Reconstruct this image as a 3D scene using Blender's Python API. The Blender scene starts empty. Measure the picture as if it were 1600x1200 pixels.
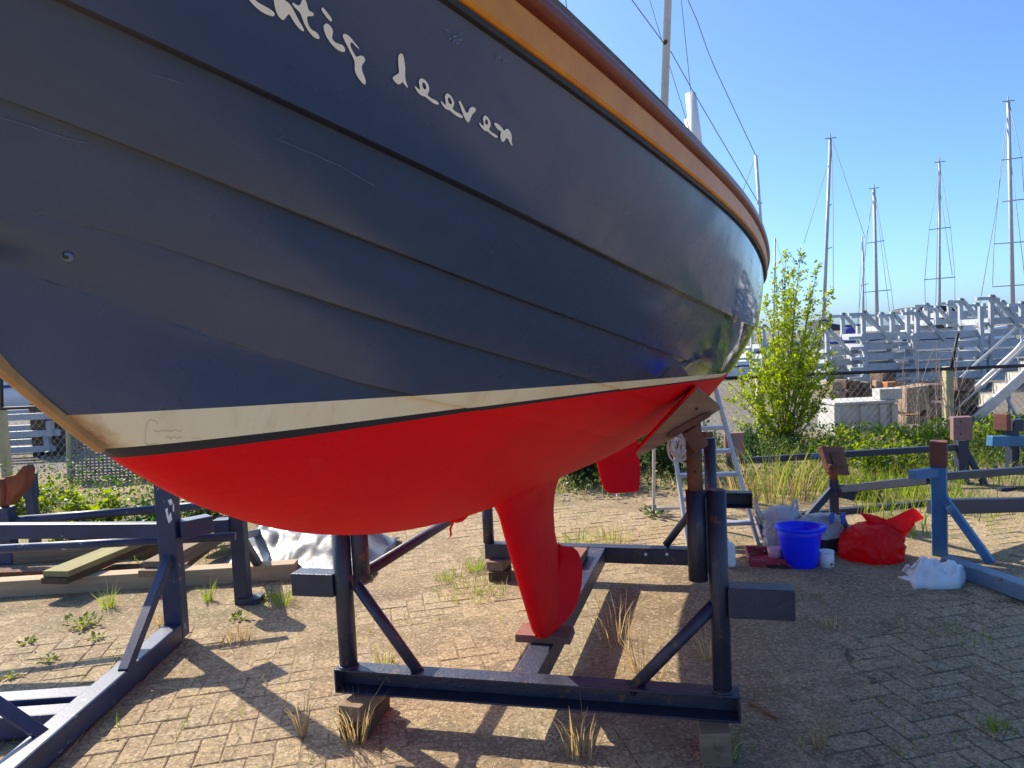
import bpy, bmesh, math, random
import numpy as np
from mathutils import Vector, Matrix, noise
from mathutils.bvhtree import BVHTree
from mathutils.geometry import tessellate_polygon
random.seed(7); R=random.random
def U(a,b): return a+(b-a)*R()
S=bpy.context.scene; COL=S.collection
# ---------------------------------------------------------------- camera model (used to turn measured picture points into places)
F=1110.; TH=math.radians(3.2); RO=math.radians(2.75); EYE=Vector((0,0,1.6))
_f=Vector((0,math.cos(TH),-math.sin(TH))); _r=Vector((1,0,0)); _u=Vector((0,math.sin(TH),math.cos(TH)))
CR=_r*math.cos(RO)-_u*math.sin(RO); CU=_u*math.cos(RO)+_r*math.sin(RO)
def ray(px,py): return (_f+CR*((px-800)/F)+CU*((600-py)/F))
def PY(px,py,y):            # point at distance y ahead
    d=ray(px,py); return EYE+d*(y/d.y)
def PZ(px,py,z=0.):         # point at height z
    d=ray(px,py); return EYE+d*((z-EYE.z)/d.z)
def PN(px,py,P,n):          # point in a plane
    d=ray(px,py); return EYE+d*((P-EYE).dot(n)/d.dot(n))
def VZ(P,py):               # height on the vertical through P seen at row py
    lo,hi=-1.,60.
    for _ in range(50):
        m=(lo+hi)/2; q=Vector((P.x,P.y,m))-EYE; y=600-F*q.dot(CU)/q.dot(_f)
        if y>py: lo=m
        else: hi=m
    return (lo+hi)/2
def V(P,z): return Vector((P.x,P.y,z))
PSI=math.radians(15.9); UD=Vector((math.sin(PSI),math.cos(PSI),0)); VD=Vector((math.cos(PSI),-math.sin(PSI),0)); ZD=Vector((0,0,1))
BO=Vector((-.80,0,0))
def B(a,b,z): return BO+UD*a+VD*b+ZD*z
def toB(P): q=P-BO; return q.dot(UD),q.dot(VD),P.z
# ---------------------------------------------------------------- object helpers
def tag(o,label=None,cat=None,group=None,kind=None):
    if label: o['label']=label
    if cat: o['category']=cat
    if group: o['group']=group
    if kind: o['kind']=kind
    return o
def thing(name,loc,label,cat,group=None):
    o=bpy.data.objects.new(name,None); COL.objects.link(o); o.location=loc; o.empty_display_size=.1
    return tag(o,label,cat,group)
def mesh(name,vs,fs,mat,parent=None,smooth=False,mats=None,mi=None):
    me=bpy.data.meshes.new(name); me.from_pydata([tuple(v) for v in vs],[],fs); 
    for m in ([mat] if mats is None else mats): me.materials.append(m)
    if mi is not None: me.polygons.foreach_set('material_index',mi)
    if smooth: me.polygons.foreach_set('use_smooth',[True]*len(me.polygons))
    me.update()
    o=bpy.data.objects.new(name,me); COL.objects.link(o)
    if parent is not None:
        o.parent=parent; root=parent; off=Vector((0,0,0))
        while root is not None: off+=root.location; root=root.parent
        me.transform(Matrix.Translation(-off))
    return o
class MB:
    def __init__(s): s.v=[]; s.f=[]; s.sm=[]
    def add(s,vs,fs,sm=False):
        n=len(s.v); s.v+= [Vector(v) for v in vs]; s.f+=[tuple(i+n for i in f) for f in fs]; s.sm+=[sm]*len(fs); return s
    def hexa(s,p): # 8 pts bottom 4, top 4
        return s.add(p,[(3,2,1,0),(4,5,6,7),(0,1,5,4),(1,2,6,5),(2,3,7,6),(3,0,4,7)])
    def box(s,c,x,y,z): # centre and half-axis vectors
        c=Vector(c);x=Vector(x);y=Vector(y);z=Vector(z)
        return s.hexa([c-x-y-z,c+x-y-z,c+x+y-z,c-x+y-z,c-x-y+z,c+x-y+z,c+x+y+z,c-x+y+z])
    def bar(s,p,q,w,h,up=ZD): # rectangular bar between two points, w across, h along up
        p=Vector(p);q=Vector(q);d=(q-p).normalized(); x=d.cross(up)
        if x.length<1e-3: x=d.cross(Vector((1,0,0)))
        x.normalize(); z=x.cross(d).normalized()
        return s.box((p+q)/2,d*((q-p).length/2),x*(w/2),z*(h/2))
    def tube(s,p,q,r,r2=None,n=12,cap=True):
        return s.path([p,q],[r,r if r2 is None else r2],n,cap)
    def path(s,P,r,n=8,cap=True):
        P=[Vector(p) for p in P]; m=len(P); r=r if isinstance(r,(list,tuple)) else [r]*m
        t=(P[1]-P[0]).normalized(); x=t.orthogonal().normalized(); vs=[];fs=[]
        for i in range(m):
            t2=(P[min(i+1,m-1)]-P[max(i-1,0)]).normalized()
            x=(x-t2*x.dot(t2)); x=x.normalized() if x.length>1e-6 else t2.orthogonal().normalized(); y=t2.cross(x)
            for k in range(n):
                a=2*math.pi*k/n; vs.append(P[i]+(x*math.cos(a)+y*math.sin(a))*r[i])
        for i in range(m-1):
            for k in range(n): fs.append((i*n+k,i*n+(k+1)%n,(i+1)*n+(k+1)%n,(i+1)*n+k))
        s.add(vs,fs,True)
        if cap:
            b=len(s.v)-m*n; s.f.append(tuple(b+k for k in range(n-1,-1,-1))); s.f.append(tuple(b+(m-1)*n+k for k in range(n))); s.sm+=[False,False]
        return s
    def prism(s,poly,d): # planar loop of 3-D points swept along d
        n=len(poly); poly=[Vector(p) for p in poly]; d=Vector(d)
        return s.add(poly+[p+d for p in poly],[tuple(range(n-1,-1,-1)),tuple(range(n,2*n))]+[(i,(i+1)%n,n+(i+1)%n,n+i) for i in range(n)])
    def cbeam(s,p,q,h,w,side,t=.008): # channel: web at the far side, flanges towards side
        p=Vector(p);q=Vector(q);d=(q-p); L=d.length; d.normalize(); side=Vector(side).normalized()
        c=(p+q)/2
        s.box(c-ZD*t/2,d*L/2,side*w/2,ZD*t/2); s.box(c-ZD*(h-t/2),d*L/2,side*w/2,ZD*t/2)
        s.box(c-side*(w/2-t/2)-ZD*h/2,d*L/2,side*t/2,ZD*(h/2-t))
        for e in (p+d*t/2,q-d*t/2): s.box(e+side*(t/2)-ZD*h/2,d*t/2,side*(w/2-t*.6),ZD*(h/2-t))
        return s
    def build(s,name,mat,parent=None,bevel=0,smooth_all=False):
        o=mesh(name,s.v,s.f,mat,parent); o.data.polygons.foreach_set('use_smooth',[True]*len(s.f) if smooth_all else s.sm)
        if bevel:
            m=o.modifiers.new('bevel','BEVEL'); m.width=bevel; m.segments=2; m.limit_method='ANGLE'; m.angle_limit=.7
        return o
def copy_tree(o,parent=None):
    c=o.copy(); COL.objects.link(c); c.parent=parent
    for ch in [k for k in bpy.data.objects if k.parent==o]: copy_tree(ch,c)
    return c
# ---------------------------------------------------------------- materials
def newmat(name):
    m=bpy.data.materials.new(name); m.use_nodes=True; nt=m.node_tree; nt.nodes.clear()
    o=nt.nodes.new('ShaderNodeOutputMaterial'); p=nt.nodes.new('ShaderNodeBsdfPrincipled'); nt.links.new(p.outputs[0],o.inputs[0])
    return m,nt,p
def N(nt,t,**k):
    n=nt.nodes.new(t)
    for a,b in k.items():
        if a.startswith('i_'): n.inputs[int(a[2:]) if a[2:].isdigit() else a[2:].replace('_',' ')].default_value=b
        else: setattr(n,a,b)
    return n
def ramp(nt,fac,stops):
    n=nt.nodes.new('ShaderNodeValToRGB'); e=n.color_ramp.elements
    while len(e)<len(stops): e.new(.5)
    for k,(p,c) in zip(e,stops): k.position=p; k.color=(*c,1) if len(c)==3 else c
    nt.links.new(fac,n.inputs[0]); return n.outputs[0]
def mixc(nt,f,a,b,mode='MIX'):
    n=nt.nodes.new('ShaderNodeMix'); n.data_type='RGBA'; n.blend_type=mode
    for s,v in ((n.inputs[0],f),(n.inputs[6],a),(n.inputs[7],b)):
        if hasattr(v,'is_output'): nt.links.new(v,s)
        elif isinstance(v,(tuple,list)): s.default_value=(*v,1) if len(v)==3 else v
        else: s.default_value=v
    return n.outputs[2]
def math_(nt,op,a,b=0.,c=None):
    n=nt.nodes.new('ShaderNodeMath'); n.operation=op
    for s,v in zip(n.inputs,(a,b,c)):
        if v is None: continue
        if hasattr(v,'is_output'): nt.links.new(v,s)
        else: s.default_value=v
    return n.outputs[0]
def coord(nt,scale=(1,1,1),obj=True):
    t=nt.nodes.new('ShaderNodeTexCoord'); m=nt.nodes.new('ShaderNodeMapping'); m.inputs['Scale'].default_value=scale
    nt.links.new(t.outputs['Object'],m.inputs[0]); return m.outputs[0]
def noi(nt,vec,scale,detail=4,rough=.6):
    n=N(nt,'ShaderNodeTexNoise',i_Scale=scale,i_Detail=detail,i_Roughness=rough); nt.links.new(vec,n.inputs['Vector']); return n.outputs['Fac']
def speck(nt,vec,scale):
    n=N(nt,'ShaderNodeTexVoronoi',i_Scale=scale); nt.links.new(vec,n.inputs['Vector']); s=N(nt,'ShaderNodeSeparateColor'); nt.links.new(n.outputs['Color'],s.inputs[0]); return s.outputs[0],n.outputs['Distance']
def bump(nt,p,h,strength,dist=.01):
    b=N(nt,'ShaderNodeBump',i_Strength=strength,i_Distance=dist); nt.links.new(h,b.inputs['Height']); nt.links.new(b.outputs[0],p.inputs['Normal'])
def painted(name,c1,c2,rough=.45,scale=6,chip=None,chipamt=.66,bstr=.15,bscale=60,metal=0,spec=.5,tr=None):
    """paint with mottling, optional chips/rust of another colour"""
    m,nt,p=newmat(name); v=coord(nt); f=noi(nt,v,scale,5)
    c=mixc(nt,ramp(nt,f,[(.35,(0,0,0)),(.65,(1,1,1))]),c1,c2)
    if chip:
        g=noi(nt,v,scale*2.3,6,.7); k=ramp(nt,g,[(chipamt,(0,0,0)),(chipamt+.03,(1,1,1))]); c=mixc(nt,k,c,chip)
    nt.links.new(c,p.inputs['Base Color'])
    h=noi(nt,v,bscale,4); rr=math_(nt,'MULTIPLY_ADD',f,.25,rough-.12); nt.links.new(rr,p.inputs['Roughness'])
    p.inputs['Metallic'].default_value=metal; p.inputs['Specular IOR Level'].default_value=spec
    bump(nt,p,h,bstr); return m
def woodmat(name,c1,c2,axis=0,rough=.6,scale=1.,coat=0,bstr=.4):
    m,nt,p=newmat(name); s=[22,22,22]; s[axis]=1.6
    v=coord(nt,tuple(k*scale for k in s)); f=noi(nt,v,1.5,6,.65); v2=coord(nt); g=noi(nt,v2,5,4)
    c=mixc(nt,ramp(nt,f,[(.3,(0,0,0)),(.7,(1,1,1))]),c1,c2); c=mixc(nt,math_(nt,'MULTIPLY',g,.35),c,tuple(k*.5 for k in c1))
    nt.links.new(c,p.inputs['Base Color']); p.inputs['Roughness'].default_value=rough; p.inputs['Coat Weight'].default_value=coat; p.inputs['Coat Roughness'].default_value=.12; p.inputs['Specular IOR Level'].default_value=.3
    bump(nt,p,f,bstr,.004); return m
def leafmat(name,c1,c2,trans=.5,rough=.5):
    m,nt,p=newmat(name); nt.nodes.remove(p); o=[n for n in nt.nodes if n.type=='OUTPUT_MATERIAL'][0]
    oi=N(nt,'ShaderNodeNewGeometry'); c=mixc(nt,oi.outputs['Random Per Island'],c1,c2)
    d=N(nt,'ShaderNodeBsdfPrincipled',i_Roughness=rough); t=N(nt,'ShaderNodeBsdfTranslucent'); x=N(nt,'ShaderNodeMixShader'); x.inputs[0].default_value=trans
    nt.links.new(c,d.inputs['Base Color'])
    hs=N(nt,'ShaderNodeHueSaturation',i_Saturation=1.15,i_Value=2.1); nt.links.new(c,hs.inputs['Color']); nt.links.new(hs.outputs[0],t.inputs['Color'])
    nt.links.new(d.outputs[0],x.inputs[1]); nt.links.new(t.outputs[0],x.inputs[2]); nt.links.new(x.outputs[0],o.inputs[0]); return m
M={}
M['navy_steel']=painted('navy_steel',(.018,.022,.042),(.030,.036,.064),.42,7,(.12,.06,.032),.605,.3,70)
M['blue_steel']=painted('blue_steel',(.020,.030,.075),(.032,.052,.115),.45,5,(.28,.27,.27),.63,.07,60)
M['teal_steel']=painted('teal_steel',(.03,.12,.26),(.05,.19,.36),.5,4,(.16,.08,.05),.70,.3,60)
M['dark_steel']=painted('dark_steel',(.02,.026,.05),(.03,.04,.075),.5,4,(.13,.07,.04),.72,.3,60)
M['rust']=painted('rust',(.17,.065,.028),(.09,.045,.03),.85,9,(.24,.20,.17),.66,.8,50)
M['rust_orange']=painted('rust_orange',(.30,.085,.03),(.17,.05,.025),.85,7,None,.6,.7,50)
M['peel_blue']=painted('peel_blue',(.10,.17,.25),(.17,.26,.34),.5,4,(.16,.09,.07),.60,.4,50)
M['galv']=painted('galv',(.52,.58,.64),(.60,.66,.72),.4,14,None,.6,.1,40,metal=.1)
M['alu']=painted('alu',(.42,.43,.45),(.50,.51,.53),.38,10,None,.6,.06,60,metal=.5)
M['grey_steel']=painted('grey_steel',(.34,.37,.40),(.43,.46,.49),.6,3,(.20,.15,.11),.60,.15,30)
M['wire']=painted('wire',(.16,.17,.19),(.22,.23,.25),.5,20)
M['stay']=painted('stay',(.30,.33,.37),(.36,.39,.43),.5,20)
M['mesh_wire']=painted('mesh_wire',(.30,.31,.30),(.42,.42,.40),.6,4)
M['wood_old']=woodmat('wood_old',(.30,.22,.14),(.17,.115,.07),0,.85)
M['wood_y']=woodmat('wood_y',(.34,.29,.15),(.22,.17,.09),1,.85)
M['wood_pale']=woodmat('wood_pale',(.50,.38,.24),(.36,.26,.16),0,.8)
M['wood_dark']=woodmat('wood_dark',(.12,.085,.055),(.07,.05,.035),0,.9)
M['wood_pad']=woodmat('wood_pad',(.36,.21,.11),(.19,.10,.055),0,.8)
M['wood_brown']=painted('wood_brown',(.24,.15,.095),(.12,.075,.05),.9,3,(.07,.05,.04),.54,.6,25)
M['pad_brown']=painted('pad_brown',(.20,.07,.04),(.14,.05,.035),.75,6,(.30,.22,.17),.7,.4,40)
M['pad_pink']=painted('pad_pink',(.27,.15,.14),(.20,.11,.11),.75,6,(.34,.27,.24),.68,.4,40)
M['varnish']=woodmat('varnish',(.80,.30,.025),(.64,.20,.016),0,.45,.5,0,.1)
M['mahogany']=woodmat('mahogany',(.24,.045,.020),(.15,.025,.013),0,.32,.5,.0,.08)
M['teak_grey']=woodmat('teak_grey',(.20,.18,.15),(.11,.10,.085),0,.9)
M['stemwood']=woodmat('stemwood',(.55,.31,.12),(.40,.20,.075),2,.55)
M['black']=painted('black',(.012,.012,.013),(.02,.02,.02),.6,8)
M['white_paint']=painted('white_paint',(.74,.74,.72),(.82,.82,.80),.4,4,(.45,.42,.36),.76,.1,40)
M['letter']=painted('letter',(.90,.86,.77),(.86,.81,.70),.5,8)
M['blue_plastic']=painted('blue_plastic',(.004,.02,.9),(.006,.03,.95),.35,6,None,.6,.05,30)
M['red_plastic']=painted('red_plastic',(.42,.03,.05),(.30,.025,.04),.45,12,(.55,.42,.42),.62)
M['pink_tub']=painted('pink_tub',(.62,.33,.40),(.55,.25,.32),.4,8)
M['concrete']=painted('concrete',(.40,.40,.38),(.52,.51,.48),.9,3,(.28,.26,.24),.66,.5,30)
M['conc_post']=painted('conc_post',(.42,.38,.20),(.50,.44,.24),.9,8,(.25,.24,.18),.62,.6,40)
M['orange_sign']=painted('orange_sign',(.75,.30,.03),(.7,.25,.02),.5,3)
M['blue_cover']=painted('blue_cover',(.03,.04,.25),(.05,.06,.32),.6,3)
M['dark_fabric']=painted('dark_fabric',(.035,.037,.055),(.05,.052,.075),.85,12,None,.6,.5,80)
M['blue_fabric']=painted('blue_fabric',(.02,.07,.32),(.02,.09,.4),.7,12)
M['anti_red']=painted('anti_red',(.84,.004,.010),(.76,.005,.012),.62,7,None,.6,.2,45,spec=.1)
M['rope']=painted('rope',(.5,.42,.36),(.62,.56,.5),.9,40)
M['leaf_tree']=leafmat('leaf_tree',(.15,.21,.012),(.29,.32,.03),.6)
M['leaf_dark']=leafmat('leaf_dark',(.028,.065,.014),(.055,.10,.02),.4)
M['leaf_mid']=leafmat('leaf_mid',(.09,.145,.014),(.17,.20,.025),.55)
M['grass_g']=leafmat('grass_g',(.09,.16,.014),(.20,.24,.04),.5)
M['grass_dry']=leafmat('grass_dry',(.50,.38,.20),(.20,.13,.06),.35)
M['bark']=painted('bark',(.14,.11,.08),(.24,.20,.15),.9,12,None,.6,.6,40)
M['far_white']=painted('far_white',(.68,.70,.72),(.74,.75,.76),.35,2)
M['far_dark']=painted('far_dark',(.035,.035,.042),(.05,.05,.06),.7,3)
M['mastm']=painted('mastm',(.38,.40,.42),(.45,.47,.49),.4,2,metal=0)
M['glass']=painted('glass',(.03,.04,.05),(.05,.06,.07),.08,2)
# plastic sheeting materials
def film(name,c,trans,rough=.3,bs=.5):
    m,nt,p=newmat(name); o=[n for n in nt.nodes if n.type=='OUTPUT_MATERIAL'][0]
    v=coord(nt); h=noi(nt,v,26,5,.65); p.inputs['Base Color'].default_value=(*c,1); p.inputs['Roughness'].default_value=rough; bump(nt,p,h,bs,.02)
    t=N(nt,'ShaderNodeBsdfTranslucent'); t.inputs[0].default_value=(*[min(.95,k*1.25) for k in c],1); x=N(nt,'ShaderNodeMixShader'); x.inputs[0].default_value=trans
    nt.links.new(p.outputs[0],x.inputs[1]); nt.links.new(t.outputs[0],x.inputs[2]); nt.links.new(x.outputs[0],o.inputs[0]); return m
M['film_red']=film('film_red',(.85,.010,.018),.6,.25,.6)
M['film_grey']=film('film_grey',(.55,.54,.55),.25,.4,.5)
M['cloth_white']=film('cloth_white',(.93,.94,.96),.25,.8,.35)
M['tarp']=painted('tarp',(.17,.168,.16),(.24,.238,.23),.38,2.5,(.40,.33,.25),.64,.35,9)
# ---------------------------------------------------------------- sky, sun, camera
SUN_EL=math.radians(40); SUN_AZ=math.radians(-45)
W=bpy.data.worlds.new('World'); S.world=W; W.use_nodes=True; nt=W.node_tree; nt.nodes.clear()
sky=nt.nodes.new('ShaderNodeTexSky'); sky.sky_type='NISHITA'; sky.sun_disc=False; sky.sun_elevation=SUN_EL; sky.sun_rotation=SUN_AZ
sky.air_density=.62; sky.dust_density=1.5; sky.ozone_density=8.
bg=nt.nodes.new('ShaderNodeBackground'); bg.inputs[1].default_value=.13; wo=nt.nodes.new('ShaderNodeOutputWorld')
tn=mixc(nt,1.,sky.outputs[0],(.80,.90,.88),"MULTIPLY"); nt.links.new(tn,bg.inputs[0]); nt.links.new(bg.outputs[0],wo.inputs[0])
sd=Vector((math.sin(SUN_AZ)*math.cos(SUN_EL),math.cos(SUN_AZ)*math.cos(SUN_EL),math.sin(SUN_EL)))
L=bpy.data.lights.new('sun','SUN'); L.energy=3.2; L.angle=math.radians(.55); L.color=(1,.88,.70)
lo=bpy.data.objects.new('sun',L); COL.objects.link(lo); lo.rotation_euler=sd.to_track_quat('Z','Y').to_euler(); lo.location=sd*50
cam=bpy.data.cameras.new('camera'); cam.lens=36*F/1600; cam.sensor_width=36; cam.clip_start=.02; cam.clip_end=3000
co=bpy.data.objects.new('camera',cam); COL.objects.link(co); co.location=EYE
co.rotation_euler=Matrix((CR,CU,-_f)).transposed().to_euler(); S.camera=co
S.view_settings.view_transform='Standard'; S.view_settings.look='None'; S.view_settings.exposure=EXPOSURE=1.4; S.view_settings.gamma=1
S.cycles.max_bounces=8; S.cycles.diffuse_bounces=4; S.cycles.use_denoising=True
# ---------------------------------------------------------------- ground sheet and herringbone paving
def fbm(x,y,s,o=3): return noise.fractal(Vector((x*s,y*s,3.1)),.9,2.1,o,noise_basis='PERLIN_ORIGINAL')
def dirt_h(x,y):
    d=fbm(x,y,.55,3); d2=fbm(x+31,y,1.9,3)
    e=max(0,min(1,(y-5.9-.35*x*(x>0)*.0-.5*fbm(x,9.,.8))/.9))            # paving ends towards the fence
    sandy=max(0,1-math.hypot((x-2.1)/1.3,(y-4.7)/.8))*.9                 # sandy patch before the bags
    sandy2=max(0,1-math.hypot((x+2.6)/1.6,(y-4.6)/.9))*.35
    h=-.0062+.0112*max(0,min(1,.40+.75*d+.35*d2+sandy+sandy2))
    return h*(1-e)+e*(.008+.02*d)+(.0)
def axis(lo,hi,step,far):
    a=list(np.arange(lo,hi,step)); k=step; x=hi
    while x<far: a.append(x); k*=1.35; x+=k
    k=step; x=lo-step
    while x>-far: a.insert(0,x); k*=1.35; x-=k
    return a
gx=axis(-5,6,.085,900); gy=axis(1.2,10.2,.085,1200)
gv=[];gf=[]
for y in gy:
    for x in gx: gv.append((x,y,dirt_h(x,y) if -5<=x<=6.1 and 1.1<=y<=10.3 else (.006 if abs(x)<60 and y<60 else 0)))
nx=len(gx)
for j in range(len(gy)-1):
    for i in range(nx-1): k=j*nx+i; gf.append((k,k+1,k+nx+1,k+nx))
def groundmat():
    m,nt,p=newmat('sandy_ground'); v=coord(nt)
    f=noi(nt,v,1.6,6,.6); g=noi(nt,v,45,4,.7); b=noi(nt,v,110,4,.7)
    c=ramp(nt,f,[(.3,(.22,.16,.09)),(.5,(.34,.255,.15)),(.7,(.43,.33,.195))])
    sp_=N(nt,'ShaderNodeSeparateXYZ'); nt.links.new(v,sp_.inputs[0]); far=ramp(nt,math_(nt,'MULTIPLY_ADD',sp_.outputs[1],.8,-8.0),[(0,(0,0,0)),(1,(1,1,1))])
    mm=ramp(nt,math_(nt,'ADD',math_(nt,'MULTIPLY',sp_.outputs[0],.8),math_(nt,'MULTIPLY_ADD',f,1.2,-1.1)),[(0,(0,0,0)),(.6,(.8,.8,.8))]); mm=math_(nt,'MULTIPLY',mm,math_(nt,'LESS_THAN',sp_.outputs[2],-.0016)); c=mixc(nt,mm,c,(.055,.055,.035))
    c=mixc(nt,far,c,ramp(nt,f,[(.3,(.10,.095,.085)),(.7,(.19,.175,.15))]))
    c=mixc(nt,ramp(nt,g,[(.35,(.4,.4,.4)),(.62,(1,1,1))]),(.12,.095,.07),c); c=mixc(nt,ramp(nt,b,[(.58,(0,0,0)),(.68,(.7,.7,.7))]),c,(.58,.5,.4))
    k=ramp(nt,noi(nt,v,3.3,5,.65),[(.56,(0,0,0)),(.72,(1,1,1))]); c=mixc(nt,math_(nt,'MULTIPLY',k,.55),c,(.085,.10,.04))
    s1,sd1=speck(nt,v,80); c=mixc(nt,ramp(nt,s1,[(.84,(0,0,0)),(.90,(.5,.5,.5))]),c,(.56,.45,.30)); c=mixc(nt,ramp(nt,s1,[(.10,(.45,.45,.45)),(.18,(0,0,0))]),c,(.11,.085,.06))
    nt.links.new(c,p.inputs['Base Color']); p.inputs['Roughness'].default_value=.95; p.inputs['Specular IOR Level'].default_value=.2
    bump(nt,p,math_(nt,'ADD',math_(nt,'MULTIPLY',g,.6),b),.7,.012); return m
tag(mesh('ground',gv,gf,groundmat(),None,True),kind='structure')
def brickmat():
    m,nt,p=newmat('paving_brick'); v=coord(nt); ge=N(nt,'ShaderNodeNewGeometry'); r=ge.outputs['Random Per Island']
    f=noi(nt,v,2.2,5,.6); sp=noi(nt,v,75,5,.8); g=noi(nt,v,28,4,.65)
    c=ramp(nt,r,[(0,(.24,.165,.095)),(.35,(.31,.225,.125)),(.7,(.34,.255,.145)),(1,(.27,.21,.135))])
    c=mixc(nt,ramp(nt,f,[(.4,(0,0,0)),(.72,(1,1,1))]),c,(.40,.295,.17))
    c=mixc(nt,ramp(nt,g,[(.5,(0,0,0)),(.75,(.7,.7,.7))]),c,(.12,.10,.08))
    c=mixc(nt,ramp(nt,sp,[(.56,(0,0,0)),(.66,(.9,.9,.9))]),c,(.62,.55,.44))
    c=mixc(nt,ramp(nt,sp,[(.34,(.9,.9,.9)),(.44,(0,0,0))]),c,(.09,.075,.065))
    s1,sd1=speck(nt,v,95); s2,sd2=speck(nt,v,42)
    c=mixc(nt,ramp(nt,s1,[(.80,(0,0,0)),(.86,(.5,.5,.5))]),c,(.56,.46,.30)); c=mixc(nt,ramp(nt,s1,[(.12,(.5,.5,.5)),(.20,(0,0,0))]),c,(.11,.085,.06))
    c=mixc(nt,ramp(nt,s2,[(.10,(.25,.25,.25)),(.20,(0,0,0))]),c,(.12,.095,.07)); c=mixc(nt,ramp(nt,s2,[(.88,(0,0,0)),(.94,(.28,.28,.28))]),c,(.52,.41,.26))
    nt.links.new(c,p.inputs['Base Color']); p.inputs['Roughness'].default_value=.9; p.inputs['Specular IOR Level'].default_value=.25
    bump(nt,p,math_(nt,'ADD',sp,g),.8,.006); return m
bw=.105; ca,sa=math.cos(math.radians(12)),math.sin(math.radians(12))
bv=[];bf=[]
def brick(cx,cy,lx,ly):
    ex,ey=lx/2-.0018-U(0,.0018),ly/2-.0018-U(0,.0018); z=U(-.003,.002); tx,ty=U(-.010,.010),U(-.013,.013); rot=U(-.012,.012)
    b=.0045; n=len(bv); cr,sr=math.cos(rot),math.sin(rot)
    for (sx,sy,dz) in ((ex,ey,-.05),(ex,ey,-b*.8),(ex-b,ey-b,0)):
        for qx,qy in ((-1,-1),(1,-1),(1,1),(-1,1)):
            x,y=qx*sx,qy*sy; x,y=x*cr-y*sr,x*sr+y*cr
            h=z+dz+x*tx+y*ty; X=cx+x;Y=cy+y
            bv.append((X*ca-Y*sa,X*sa+Y*ca+3,h))
    for l in (0,4):
        for k in range(4): bf.append((n+l+k,n+l+(k+1)%4,n+l+4+(k+1)%4,n+l+4+k))
    bf.append((n+8,n+9,n+10,n+11))
for i in range(-80,80):
    for j in range(-60,60):
        d=(i-j)%4
        if d not in(0,3): continue
        cx,cy=((i+1)*bw,(j+.5)*bw) if d==0 else ((i+.5)*bw,(j+1)*bw)
        X,Y=cx*ca-cy*sa,cx*sa+cy*ca+3
        if not(-4.9<X<5.6 and 1.3<Y<7.1): continue
        if dirt_h(X,Y)>.0048 and R()<.9: continue
        brick(cx,cy,*((2*bw,bw) if d==0 else (bw,2*bw)))
tag(mesh('paving',bv,bf,brickmat()),kind='structure')
# ---------------------------------------------------------------- the boat
HULL={"a0":{"K":0.8137282931121489,"L4":0.7776553621809874,"L3":0.7017389557223127,"L2":0.5977097580764328,"L1":0.47541428319984425,"S":0.3424337600966574},"L":6.45,"c":{"K":[[-0.0002,0.0003,-0.0002,-0.0,-0.0,0.0,0.0,0.0,0.0,0.0,0.0],[1.6236,1.5956,1.3964,1.2106,1.0904,0.995,0.932,0.9198,0.9656,1.0719,1.2401]],"L4":[[-0.0001,0.0809,0.1704,0.26,0.3379,0.3859,0.4006,0.3882,0.3551,0.3059,0.2438],[1.7317,1.6991,1.6135,1.5031,1.3922,1.2595,1.1301,1.0401,1.0296,1.1244,1.3325]],"L3":[[-0.0,0.1246,0.2387,0.3502,0.4691,0.5716,0.6443,0.6625,0.6256,0.5445,0.4309],[1.7523,1.7648,1.7064,1.6045,1.5081,1.3868,1.2656,1.157,1.1346,1.2385,1.4714]],"L2":[[0.0,0.1484,0.288,0.4284,0.5777,0.7168,0.8255,0.8659,0.8268,0.722,0.5689],[1.893,1.8628,1.7867,1.6941,1.6054,1.5055,1.4312,1.3788,1.3831,1.4651,1.6291]],"L1":[[-0.0,0.1655,0.3331,0.507,0.6785,0.8373,0.9511,0.9953,0.9555,0.8453,0.6835],[2.0337,1.9469,1.8669,1.7898,1.7086,1.6487,1.6159,1.6231,1.6613,1.7286,1.8265]],"S":[[-0.0,0.1898,0.3821,0.5715,0.7419,0.8927,0.9898,1.0363,1.0065,0.9102,0.7643],[2.2141,2.0853,1.9942,1.9397,1.9058,1.8947,1.8539,1.8358,1.8708,1.9606,2.0994]]}}
NAMES=['K','L4','L3','L2','L1','S']; NS=150
def bspl(cf,t,k=3):
    n=len(cf); kn=np.concatenate([[0]*k,np.linspace(0,1,n-k+1),[1]*k]); t=min(max(t,0),1-1e-9)
    i=np.searchsorted(kn,t,side='right')-1; d=[cf[j+i-k] for j in range(k+1)]
    for r in range(1,k+1):
        for j in range(k,r-1,-1):
            a=(t-kn[j+i-k])/(kn[j+1+i-r]-kn[j+i-k]); d[j]=(1-a)*d[j-1]+a*d[j]
    return d[k]
def cpt(n,t):
    b,z=HULL['c'][n]; a0=HULL['a0'][n]; return Vector((a0+t**1.5*(HULL['L']-a0),max(0.,bspl(b,t)) if n!='K' else 0.,bspl(z,t)))
TS=[i/NS for i in range(NS+1)]
CV={n:[cpt(n,t) for t in TS] for n in NAMES}
def sstep(x,a,b): x=max(0,min(1,(x-a)/(b-a))); return x*x*(3-2*x)
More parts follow.
